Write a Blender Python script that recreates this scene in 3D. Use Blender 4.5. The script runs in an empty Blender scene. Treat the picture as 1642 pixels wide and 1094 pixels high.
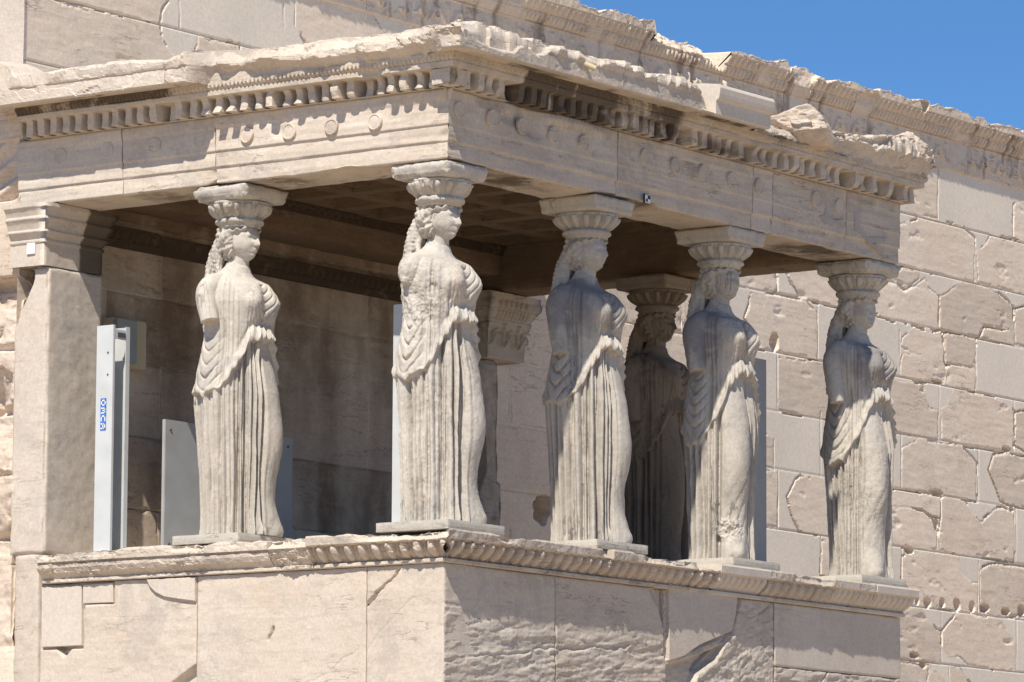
import bpy, bmesh, math, random
import numpy as np
from mathutils import Matrix, Vector

# ------------------------------------------------------------------ camera, sky, sun
scene = bpy.context.scene
F = 7692.0                                   # focal length in pixels of the 1642 px wide photograph
CAM = np.array([-26.1321, -19.2392, -2.9504])
YAW, PIT, ROL = 0.6208, 0.1301, 0.0057
_fw = np.array([math.cos(PIT)*math.cos(YAW), math.cos(PIT)*math.sin(YAW), math.sin(PIT)])
_r = np.array([math.sin(YAW), -math.cos(YAW), 0.0]); _u = np.cross(_r, _fw)
R2 = math.cos(ROL)*_r + math.sin(ROL)*_u
U2 = -math.sin(ROL)*_r + math.cos(ROL)*_u
cd = bpy.data.cameras.new("camera"); cam = bpy.data.objects.new("camera", cd)
scene.collection.objects.link(cam)
cd.sensor_width = 36.0; cd.lens = 36.0*F/1642.0; cd.clip_start = 0.5; cd.clip_end = 5000
cam.matrix_world = Matrix(((R2[0], U2[0], -_fw[0], CAM[0]), (R2[1], U2[1], -_fw[1], CAM[1]),
                           (R2[2], U2[2], -_fw[2], CAM[2]), (0, 0, 0, 1)))
scene.camera = cam

SUN = Vector((-3.8, -1.28, 5.15)).normalized()    # towards the sun
world = bpy.data.worlds.new("World"); scene.world = world; world.use_nodes = True
wn = world.node_tree.nodes; wl = world.node_tree.links
sky = wn.new('ShaderNodeTexSky'); sky.sky_type = 'NISHITA'; sky.sun_disc = False
sky.sun_elevation = math.asin(SUN.z); sky.sun_rotation = math.atan2(SUN.x, SUN.y)
sky.altitude = 3500; sky.air_density = 1.0; sky.dust_density = 0.0; sky.ozone_density = 4.0
bg = wn['Background']; bg.inputs['Strength'].default_value = 0.086
tn = wn.new('ShaderNodeMix'); tn.data_type = 'RGBA'; tn.blend_type = 'MULTIPLY'; tn.inputs['Factor'].default_value = 1.0
tn.inputs['B'].default_value = (0.64, 0.93, 1.12, 1)      # clear dry summer air
wl.new(sky.outputs[0], tn.inputs['A']); wl.new(tn.outputs['Result'], bg.inputs['Color'])
sd = bpy.data.lights.new("sun", 'SUN'); sd.energy = 4.5; sd.angle = math.radians(0.5); sd.color = (1.0, 0.93, 0.83)
sun = bpy.data.objects.new("sun", sd); scene.collection.objects.link(sun)
sun.rotation_euler = SUN.to_track_quat('Z', 'Y').to_euler()
scene.view_settings.view_transform = 'Standard'; scene.view_settings.look = 'None'
scene.view_settings.exposure = 0.32; scene.view_settings.gamma = 1.0

# photo pixel -> point on one of the building's real planes (used to measure outlines)
def _ray(px, py): return _fw + R2*(px-821)/F - U2*(py-547)/F
def on_y(px, py, y): d = _ray(px, py); return CAM + d*(y-CAM[1])/d[1]
def on_x(px, py, x): d = _ray(px, py); return CAM + d*(x-CAM[0])/d[0]

# ------------------------------------------------------------------ noise
def _hash(ix, iy, iz, seed):
    with np.errstate(over='ignore'):
        h = (ix.astype(np.uint32)*np.uint32(374761393) + iy.astype(np.uint32)*np.uint32(668265263)
             + iz.astype(np.uint32)*np.uint32(2147483647) + np.uint32((seed*1274126177) & 0xffffffff))
        h = (h ^ (h >> np.uint32(13)))*np.uint32(1274126177)
        h = (h ^ (h >> np.uint32(15)))*np.uint32(2246822519)
        h = h ^ (h >> np.uint32(16))
    return h.astype(np.float32)/np.float32(2147483648.0) - 1.0
def noise3(p, seed=0):
    p = np.asarray(p, dtype=np.float32); i = np.floor(p).astype(np.int64); f = p - i
    f = f*f*f*(f*(f*6-15)+10)
    x, y, z = i[..., 0], i[..., 1], i[..., 2]; fx, fy, fz = f[..., 0], f[..., 1], f[..., 2]
    r = 0
    for dx in (0, 1):
        wx = fx if dx else 1-fx
        for dy in (0, 1):
            wy = fy if dy else 1-fy
            for dz in (0, 1):
                wz = fz if dz else 1-fz
                r = r + wx*wy*wz*_hash(x+dx, y+dy, z+dz, seed)
    return r
def fbm(p, seed=0, octs=4, gain=0.5):
    p = np.asarray(p, dtype=np.float32); a = 1.0; s = 0; n = 0
    for o in range(octs):
        s = s + a*noise3(p*(2.03**o)+o*17.3, seed+o); n += a; a *= gain
    return s/n
def n1(t, sc, seed=0, octs=3):
    t = np.asarray(t, dtype=np.float32)*sc
    return fbm(np.stack([t, t*0+0.37, t*0+0.71], -1), seed, octs)
def worley(p, seed=0, jit=0.9):
    """squared distance to the nearest scattered point: scooped facets with sharp ridges between"""
    p = np.asarray(p, dtype=np.float32); i = np.floor(p).astype(np.int64); best = np.full(p.shape[:-1], 9.0, np.float32)
    for dx in (-1, 0, 1):
        for dy in (-1, 0, 1):
            for dz in (-1, 0, 1):
                c = i+np.array([dx, dy, dz]); q = [0.5+0.5*jit*_hash(c[..., 0], c[..., 1], c[..., 2], seed+k*7) for k in range(3)]
                d = sum((c[..., k]+q[k]-p[..., k])**2 for k in range(3)); best = np.minimum(best, d)
    return best
def facets(P, sc, seed, warp=0.25):
    """angular fracture planes: each scattered cell carries its own tilted plane"""
    p = np.asarray(P, dtype=np.float32)*sc
    p = p+warp*np.stack([fbm(p*1.3, seed+60+i, 2) for i in range(3)], -1)
    i = np.floor(p).astype(np.int64); best = np.full(p.shape[:-1], 9.0, np.float32); val = np.zeros(p.shape[:-1], np.float32)
    for dx in (-1, 0, 1):
        for dy in (-1, 0, 1):
            for dz in (-1, 0, 1):
                c = i+np.array([dx, dy, dz]); a = (c[..., 0], c[..., 1], c[..., 2])
                o = [c[..., k]+0.5+0.45*_hash(*a, seed+k*7)-p[..., k] for k in range(3)]
                d = o[0]**2+o[1]**2+o[2]**2; m = d < best
                v = 0.35*_hash(*a, seed+31)-0.75*sum(_hash(*a, seed+41+k)*o[k] for k in range(3))
                best = np.where(m, d, best); val = np.where(m, v, val)
    return val
def fract(P, sc, seed): return facets(P, sc, seed)+0.45*facets(P, sc*2.3, seed+5)+0.2*facets(P, sc*5.1, seed+9)
def scallop(P, sc, seed):
    w = np.stack([fbm(P*sc*0.7, seed+i, 2) for i in range(3)], -1)*0.5
    return worley(P*sc+w, seed)-0.35+0.45*(worley(P*sc*2.3+w, seed+50)-0.35)
def sstep(a, b, x):
    x = np.clip((x-a)/(b-a), 0, 1); return x*x*(3-2*x)

# ------------------------------------------------------------------ materials
def nt(name):
    m = bpy.data.materials.new(name); m.use_nodes = True
    n = m.node_tree.nodes; l = m.node_tree.links
    return m, n, l, n['Principled BSDF']
def stone_mat(name, light, mid, dark, new=(0.52, 0.49, 0.44), crust=(0.06, 0.048, 0.036), stain=(0.33, 0.32, 0.31),
              stain_amt=0.35, streak=0.5, bump=1.0, band=(3.0, 3.0, 22.0), rust=0.25, cb=(0.55, 1.35), vein=0.7, grey=0.22, pale=0.5):
    m, n, l, b = nt(name)
    tc = n.new('ShaderNodeTexCoord'); oi = n.new('ShaderNodeObjectInfo')
    def mul(v, k):
        x = n.new('ShaderNodeMath'); x.operation = 'MULTIPLY'; l.new(v, x.inputs[0])
        if isinstance(k, (int, float)): x.inputs[1].default_value = k
        else: l.new(k, x.inputs[1])
        return x.outputs[0]
    rnd = mul(oi.outputs['Random'], 37.0)
    def noise(scale, detail=5, rough=0.55, vec=None, dist=0.0):
        x = n.new('ShaderNodeTexNoise'); x.noise_dimensions = '4D'
        x.inputs['Scale'].default_value = scale; x.inputs['Detail'].default_value = detail
        x.inputs['Roughness'].default_value = rough; x.inputs['Distortion'].default_value = dist
        l.new(vec or tc.outputs['Object'], x.inputs['Vector']); l.new(rnd, x.inputs['W'])
        return x.outputs['Fac']
    def ramp(v, a, c, lo=0.0, hi=1.0):
        x = n.new('ShaderNodeMapRange'); x.interpolation_type = 'SMOOTHSTEP'
        x.inputs['From Min'].default_value = a; x.inputs['From Max'].default_value = c
        x.inputs['To Min'].default_value = lo; x.inputs['To Max'].default_value = hi
        l.new(v, x.inputs['Value']); return x.outputs['Result']
    def mix(f, c1, c2, mode='MIX'):
        x = n.new('ShaderNodeMix'); x.data_type = 'RGBA'; x.blend_type = mode
        if isinstance(f, float): x.inputs['Factor'].default_value = f
        else: l.new(f, x.inputs['Factor'])
        for s, c in ((x.inputs['A'], c1), (x.inputs['B'], c2)):
            if isinstance(c, tuple): s.default_value = (*c, 1)
            else: l.new(c, s)
        return x.outputs['Result']
    mp = n.new('ShaderNodeMapping'); mp.inputs['Scale'].default_value = band
    mp.inputs['Rotation'].default_value = (0.05, -0.06, 0)
    l.new(tc.outputs['Object'], mp.inputs['Vector'])
    att = n.new('ShaderNodeAttribute'); att.attribute_name = 'wear'
    sp = n.new('ShaderNodeSeparateColor'); l.new(att.outputs['Color'], sp.inputs['Color'])
    big = noise(1.1, 4, 0.6); fine = noise(46, 3, 0.7); med = noise(6.5, 6, 0.65, dist=0.4)
    bandv = noise(1.0, 6, 0.62, mp.outputs['Vector'], 0.8)
    c = mix(ramp(big, 0.32, 0.68), mid, light)
    c = mix(mul(ramp(bandv, 0.46, 0.72), streak), c, dark)
    c = mix(mul(ramp(med, 0.52, 0.78), 0.45), c, light)
    c = mix(mul(ramp(noise(2.3, 7, 0.68, dist=1.0), 0.52, 0.68), stain_amt), c, stain)
    c = mix(mul(ramp(noise(3.1, 6, 0.6, dist=0.5), 0.56, 0.74), rust), c, (0.50, 0.34, 0.20))
    def veinmask(vec, scale, wid, seedw):
        x = n.new('ShaderNodeTexNoise'); x.noise_dimensions = '4D'; x.inputs['Scale'].default_value = scale
        x.inputs['Detail'].default_value = 8; x.inputs['Roughness'].default_value = 0.6; x.inputs['Distortion'].default_value = 0.35
        l.new(vec, x.inputs['Vector']); aw_ = n.new('ShaderNodeMath'); aw_.operation = 'ADD'; l.new(rnd, aw_.inputs[0]); aw_.inputs[1].default_value = seedw
        l.new(aw_.outputs[0], x.inputs['W'])
        s1 = n.new('ShaderNodeMath'); s1.operation = 'SUBTRACT'; l.new(x.outputs['Fac'], s1.inputs[0]); s1.inputs[1].default_value = 0.5
        s2 = n.new('ShaderNodeMath'); s2.operation = 'ABSOLUTE'; l.new(s1.outputs[0], s2.inputs[0])
        return ramp(s2.outputs[0], 0.0, wid, 1.0, 0.0)
    mp2 = n.new('ShaderNodeMapping'); mp2.inputs['Scale'].default_value = tuple(v*0.33 for v in band)
    l.new(tc.outputs['Object'], mp2.inputs['Vector'])
    vmask = mul(veinmask(mp2.outputs['Vector'], 1.0, 0.010, 3.3), ramp(noise(1.7, 4, 0.6), 0.47, 0.60))
    c = mix(mul(vmask, vein), c, tuple(v*0.38 for v in dark))
    c = mix(mul(ramp(noise(0.9, 9, 0.74, dist=1.6), 0.50, 0.60), grey), c, stain)
    c = mix(mul(ramp(noise(4.3, 9, 0.75, dist=0.8), 0.57, 0.70), pale), c, tuple(min(0.82, v*1.22) for v in light))
    # newly cut marble
    nw = mix(ramp(noise(1.6, 4, 0.5), 0.3, 0.7), tuple(v*0.92 for v in new), new)
    nw = mix(mul(ramp(bandv, 0.5, 0.75), 0.22), nw, tuple(v*0.85 for v in new))
    c = mix(sp.outputs['Green'], c, nw)
    # block to block tint
    tint = ramp(sp.outputs['Blue'], 0.0, 1.0, 0.86, 1.08)
    cc = n.new('ShaderNodeCombineColor')
    for s in ('Red', 'Green', 'Blue'): l.new(tint, cc.inputs[s])
    c = mix(1.0, c, cc.outputs[0], 'MULTIPLY')
    # old dark crust, broken up by noise
    c = mix(mul(ramp(mul(sp.outputs['Red'], ramp(med, 0.25, 0.6, cb[0], cb[1])), 0.25, 0.7), 0.92), c, crust)
    sf = ramp(fine, 0.3, 0.7, 0.9, 1.06)
    c2 = n.new('ShaderNodeCombineColor')
    for s in ('Red', 'Green', 'Blue'): l.new(sf, c2.inputs[s])
    c = mix(1.0, c, c2.outputs[0], 'MULTIPLY')
    l.new(c, b.inputs['Base Color']); b.inputs['Roughness'].default_value = 0.82
    b.inputs['Specular IOR Level'].default_value = 0.25
    # bump: grain, pitting and bedding, weaker on new stone
    ad = n.new('ShaderNodeMath'); ad.operation = 'ADD'
    l.new(mul(bandv, 0.45), ad.inputs[0]); l.new(mul(noise(17, 7, 0.62), 0.7), ad.inputs[1])
    pit = n.new('ShaderNodeTexVoronoi'); pit.inputs['Scale'].default_value = 30
    l.new(tc.outputs['Object'], pit.inputs['Vector'])
    ad2 = n.new('ShaderNodeMath'); ad2.operation = 'ADD'
    l.new(ad.outputs[0], ad2.inputs[0]); l.new(ramp(pit.outputs['Distance'], 0.05, 0.22, -0.35, 0.0), ad2.inputs[1])
    bp = n.new('ShaderNodeBump'); bp.inputs['Distance'].default_value = 0.008
    l.new(ad2.outputs[0], bp.inputs['Height'])
    l.new(ramp(sp.outputs['Green'], 0, 1, 0.55*bump, 0.12*bump), bp.inputs['Strength'])
    l.new(bp.outputs[0], b.inputs['Normal'])
    return m
def plain_mat(name, col, rough=0.5, metal=0.0, var=0.06):
    m, n, l, b = nt(name)
    tc = n.new('ShaderNodeTexCoord'); x = n.new('ShaderNodeTexNoise'); x.inputs['Scale'].default_value = 7
    x.inputs['Detail'].default_value = 6; l.new(tc.outputs['Object'], x.inputs['Vector'])
    r = n.new('ShaderNodeValToRGB'); l.new(x.outputs['Fac'], r.inputs['Fac'])
    r.color_ramp.elements[0].position = 0.3; r.color_ramp.elements[1].position = 0.7
    r.color_ramp.elements[0].color = (*[c*(1-var*2) for c in col], 1); r.color_ramp.elements[1].color = (*col, 1)
    l.new(r.outputs['Color'], b.inputs['Base Color'])
    b.inputs['Roughness'].default_value = rough; b.inputs['Metallic'].default_value = metal
    return m
M_PORCH = stone_mat('porch_marble', (0.61, 0.54, 0.455), (0.565, 0.48, 0.39), (0.44, 0.355, 0.27), new=(0.62, 0.555, 0.475), grey=0.42, crust=(0.10, 0.075, 0.053), stain=(0.37, 0.335, 0.295), stain_amt=0.36, streak=0.32, bump=0.8)
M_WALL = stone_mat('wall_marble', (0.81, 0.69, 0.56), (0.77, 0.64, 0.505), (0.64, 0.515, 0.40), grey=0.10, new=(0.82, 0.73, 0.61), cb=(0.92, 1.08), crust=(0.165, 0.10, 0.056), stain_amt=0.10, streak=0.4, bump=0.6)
M_ROUGH = stone_mat('rough_marble', (0.68, 0.58, 0.48), (0.58, 0.47, 0.37), (0.42, 0.32, 0.24), bump=1.6)
M_STATUE = stone_mat('statue_marble', (0.56, 0.515, 0.45), (0.48, 0.435, 0.37), (0.345, 0.305, 0.255),
                     crust=(0.25, 0.235, 0.225), stain=(0.31, 0.29, 0.265), stain_amt=0.5, streak=0.55, grey=0.3,
                     band=(9, 9, 1.6), rust=0.15, bump=0.6)
M_STATUE_SHADE = stone_mat('shaded_statue_marble', (0.34, 0.27, 0.20), (0.27, 0.21, 0.155), (0.18, 0.13, 0.095),
                    crust=(0.09, 0.07, 0.055), stain=(0.16, 0.13, 0.11), stain_amt=0.5, streak=0.4, band=(9, 9, 1.6), rust=0.2, bump=0.9)  # darker copy of the statue marble: shade painted in for the rear figure
M_INNER = stone_mat('brown_ceiling_marble', (0.26, 0.185, 0.12), (0.20, 0.14, 0.09), (0.13, 0.09, 0.06), crust=(0.07, 0.05, 0.035), stain=(0.14, 0.10, 0.07), stain_amt=0.3, rust=0.2)  # darker brown marble for the ceiling, inner beams and bands
M_PLINTH = stone_mat('plinth_stone', (0.56, 0.52, 0.45), (0.50, 0.465, 0.40), (0.40, 0.37, 0.32), bump=0.5, stain_amt=0.2, rust=0.08)
M_GROUND = stone_mat('ground_rock', (0.60, 0.475, 0.34), (0.54, 0.42, 0.295), (0.44, 0.34, 0.23))
M_STEEL = plain_mat('painted_steel', (0.62, 0.64, 0.63), 0.45)
M_STEELDARK = plain_mat('dark_steel', (0.10, 0.10, 0.10), 0.6)
M_CEMENT = plain_mat('grey_repair_mortar', (0.47, 0.425, 0.38), 0.9, var=0.10)
M_PANEL = plain_mat('grey_panel', (0.40, 0.41, 0.41), 0.6)
M_BOX = plain_mat('cream_plastic', (0.62, 0.53, 0.33), 0.45)
M_CLEAR = plain_mat('grey_plastic_cover', (0.35, 0.37, 0.33), 0.25)
M_WHITE = plain_mat('white_card', (0.82, 0.84, 0.86), 0.5, var=0.02)
M_BLACK = plain_mat('black_ink', (0.02, 0.02, 0.025), 0.5, var=0.0)
M_BLUE = plain_mat('blue_ink', (0.06, 0.20, 0.60), 0.45, var=0.02)

# ------------------------------------------------------------------ object helpers
def tag(o, label=None, cat=None, group=None, kind=None):
    if label: o['label'] = label
    if cat: o['category'] = cat
    if group: o['group'] = group
    if kind: o['kind'] = kind
    return o
def thing(name, label, cat, loc=(0, 0, 0), group=None):
    o = bpy.data.objects.new(name, None); scene.collection.objects.link(o); o.location = loc
    o.empty_display_size = 0.2
    return tag(o, label, cat, group)
def link(name, me, mat, parent=None, smooth=None, loc=None):
    o = bpy.data.objects.new(name, me); scene.collection.objects.link(o)
    if mat: me.materials.append(mat)
    if parent:
        o.parent = parent
        if loc is None: loc = (0, 0, 0) if parent.parent else tuple(-v for v in parent.location)   # geometry given in world coordinates
    if loc is not None: o.location = loc
    if smooth is not None:
        me.polygons.foreach_set('use_smooth', np.full(len(me.polygons), smooth))
    return o
def mesh_from(V, Fq, wear=None, name='m'):
    V = np.asarray(V, dtype=np.float32).reshape(-1, 3); Fq = np.asarray(Fq, dtype=np.int32)
    me = bpy.data.meshes.new(name); k = Fq.shape[1]
    me.vertices.add(len(V)); me.vertices.foreach_set('co', V.ravel())
    me.loops.add(Fq.size); me.loops.foreach_set('vertex_index', Fq.ravel())
    me.polygons.add(len(Fq)); me.polygons.foreach_set('loop_start', np.arange(len(Fq), dtype=np.int32)*k)
    try: me.polygons.foreach_set('loop_total', np.full(len(Fq), k, dtype=np.int32))
    except Exception: pass
    me.update(calc_edges=True)
    if wear is not None: set_wear(me, wear)
    return me
def set_wear(me, wear):
    w = np.zeros((len(me.vertices), 4), dtype=np.float32); w[:, 3] = 1; w[:, 2] = 0.6
    wear = np.asarray(wear, dtype=np.float32)
    if wear.ndim > 2: wear = wear.reshape(-1, wear.shape[-1])
    if wear.ndim == 1: w[:, :3] = wear
    else: w[:, :wear.shape[1]] = wear
    a = me.color_attributes.new('wear', 'FLOAT_COLOR', 'POINT'); a.data.foreach_set('color', w.ravel())
def grid_faces(nu, nv, closed_v=False, off=0):
    u = np.arange(nu-1); v = np.arange(nv if closed_v else nv-1)
    U, Vv = np.meshgrid(u, v, indexing='ij'); V1 = (Vv+1) % nv
    return (np.stack([U*nv+Vv, (U+1)*nv+Vv, (U+1)*nv+V1, U*nv+V1], -1).reshape(-1, 4)+off)
def join_np(parts):
    Vs, Fs, Ws, off = [], [], [], 0
    for V, Fq, W in parts:
        Vs.append(V.reshape(-1, 3)); Fs.append(Fq+off); Ws.append(W); off += len(Vs[-1])
    return np.concatenate(Vs), np.concatenate(Fs), np.concatenate(Ws)
def densify(pts, step):
    out = []
    for (a, b) in zip(pts[:-1], pts[1:]):
        k = max(1, int(round(math.hypot(b[0]-a[0], b[1]-a[1])/step)))
        for i in range(k): out.append((a[0]+(b[0]-a[0])*i/k, a[1]+(b[1]-a[1])*i/k))
    out.append(pts[-1]); return np.array(out, dtype=np.float32)

def chip(P, amp, seed, scale=9.0):
    """small surface roughness for an array of points"""
    return amp*fbm(P*scale, seed, 4, 0.55)

def sweep(front, back, t0, t1, face, mod=None, m0=0.0, m1=0.0, dt=0.01, pstep=0.01, origin=0.0):
    """profile (out, z) swept along t.  face 'S': (t, -out, z), face 'W': (-out, t, z)"""
    fr = densify(front, pstep); bk = np.array(back, dtype=np.float32)
    if (len(fr)+len(bk)) % 2: bk = np.concatenate([bk, (bk[-1:]*0.7+fr[:1]*0.3)]).astype(np.float32)   # even count: the end caps close
    prof = np.concatenate([fr, bk]); nf = len(fr)
    nt_ = max(2, int(round((t1-t0)/dt))+1); s = np.linspace(0, 1, nt_)[:, None]
    O = np.broadcast_to(prof[:, 0], (nt_, len(prof))).copy(); Zz = np.broadcast_to(prof[:, 1], (nt_, len(prof))).copy()
    a = t0 - m0*O; b = t1 + m1*O
    T = a + (b-a)*s
    isf = np.zeros(len(prof), bool); isf[:nf] = True
    W = np.zeros((nt_, len(prof), 3), np.float32); W[..., 2] = 0.6
    if mod: T, O, Zz, W = mod(T, O, Zz, W, isf)
    if face == 'S': P = np.stack([T, -O+origin, Zz], -1)
    else: P = np.stack([-O+origin, T, Zz], -1)
    Fq = grid_faces(nt_, len(prof), True)
    if face == 'S': Fq = Fq[:, ::-1]
    n = len(prof)
    # end caps as a fan of quads (degenerate-free triangles stored as quads)
    V = P.reshape(-1, 3); caps = []; extra = []
    for k, row in enumerate((0, nt_-1)):
        ringv = V[row*n:(row+1)*n]; idx = len(V)+k*(n+1); ci = idx+n; extra.append(ringv); extra.append(ringv[nf:].mean(0)[None]*0.5+ringv[:nf].mean(0)[None]*0.5)
        i = np.arange(0, n, 2)
        q = np.stack([idx+i, idx+(i+1) % n, idx+(i+2) % n, np.full(len(i), ci)], -1)
        if (k == 0) != (face == 'S'): q = q[:, ::-1]
        caps.append(q)
    V = np.concatenate([V]+[e.astype(np.float32) for e in extra]); Fq = np.concatenate([Fq]+caps)
    z1_ = np.zeros((1, 3)); z1_[0, 2] = 0.6
    Wf = np.concatenate([W.reshape(-1, 3), W[0], z1_, W[-1], z1_]).astype(np.float32)
    return V, Fq, Wf

def box_np(lo, hi, step=0.03, amp=0.004, edge=0.012, seed=0, wear=(0, 0, 0.6), big=0.0, xf=None):
    """subdivided block with worn edges"""
    lo = np.array(lo, float); hi = np.array(hi, float); c = (lo+hi)/2; h = (hi-lo)/2
    parts = []
    for ax in range(3):
        u, v = (ax+1) % 3, (ax+2) % 3
        nu = max(2, int(round(2*h[u]/step))+1); nv = max(2, int(round(2*h[v]/step))+1)
        A, B = np.meshgrid(np.linspace(-h[u], h[u], nu), np.linspace(-h[v], h[v], nv), indexing='ij')
        for s in (-1, 1):
            P = np.zeros((nu, nv, 3)); P[..., u] = A; P[..., v] = B; P[..., ax] = s*h[ax]
            Fq = grid_faces(nu, nv)
            if s < 0: Fq = Fq[:, ::-1]
            parts.append((P.astype(np.float32), Fq, np.zeros((nu*nv, 3), np.float32)))
    V, Fq, W = join_np(parts)
    d = np.sort(h[None, :]-np.abs(V), axis=1)      # distances to the faces
    e = np.clip(1-d[:, 1]/max(edge*2.5, 1e-6), 0, 1)**2 if edge > 0 else 0
    Pw = V + c
    nz = 0.5+0.5*fbm(Pw*14, seed+3, 3); nz2 = np.clip(fbm(Pw*5, seed+9, 3)-0.05, 0, 1)
    if edge > 0:
        near = (h[None, :]-np.abs(V)) < edge*2.5
        V = V - np.sign(V)*near*(e*(edge*(0.35+0.9*nz)+big*nz2))[:, None]
    Pw = V + c
    Nd = np.stack([fbm(Pw*11, seed+i*5, 4) for i in range(3)], -1)
    V = Pw + amp*Nd
    if xf is not None: V = xf(V)
    W[:] = wear
    return V.astype(np.float32), Fq, W
def box_obj(name, lo, hi, mat, parent=None, **k):
    V, Fq, W = box_np(lo, hi, **k); return link(name, mesh_from(V, Fq, W), mat, parent)
def bm_box(bm, lo, hi, bev=0.0):
    r = bmesh.ops.create_cube(bm, size=1.0); vs = r['verts']
    for v in vs:
        v.co = Vector([lo[i] + (v.co[i]+0.5)*(hi[i]-lo[i]) for i in range(3)])
    if bev > 0:
        es = list({e for v in vs for e in v.link_edges})
        bmesh.ops.bevel(bm, geom=es, offset=bev, segments=2, affect='EDGES')
def bm_obj(name, bm, mat, parent=None, smooth=False, loc=None):
    me = bpy.data.meshes.new(name); bm.to_mesh(me); bm.free()
    return link(name, me, mat, parent, smooth, loc)

# ------------------------------------------------------------------ ground
GZ = -4.6
ge = 60
V, Fq, W = [], [], []
gx = np.linspace(-1, 1, 121); gx = np.sign(gx)*np.abs(gx)**3*400
A, B = np.meshgrid(gx, gx, indexing='ij')
hz = GZ + 0.12*fbm(np.stack([A*0.25, B*0.25, A*0], -1), 5, 4)*np.clip(1-(np.abs(A)+np.abs(B))/900, 0, 1) - 0.05
P = np.stack([A, B, hz], -1)
g = link('ground', mesh_from(P, grid_faces(121, 121), np.zeros((121*121, 3)), 'ground'), M_GROUND, smooth=True)
tag(g, 'pale dusty bedrock ground around the temple', 'ground', kind='structure')

# ------------------------------------------------------------------ temple wall (south wall behind the porch)
DW = 3.9
temple = thing('temple_wall', 'tall sunlit ashlar marble wall patched with pale new stone, rising behind the porch', 'wall', (7.5, DW+0.4, GZ))
COURSES = [4.71, 4.18, 3.665, 3.135, 2.605, 2.065, 1.54, 1.0, 0.45, -0.06, -0.6, -1.2]

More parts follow.
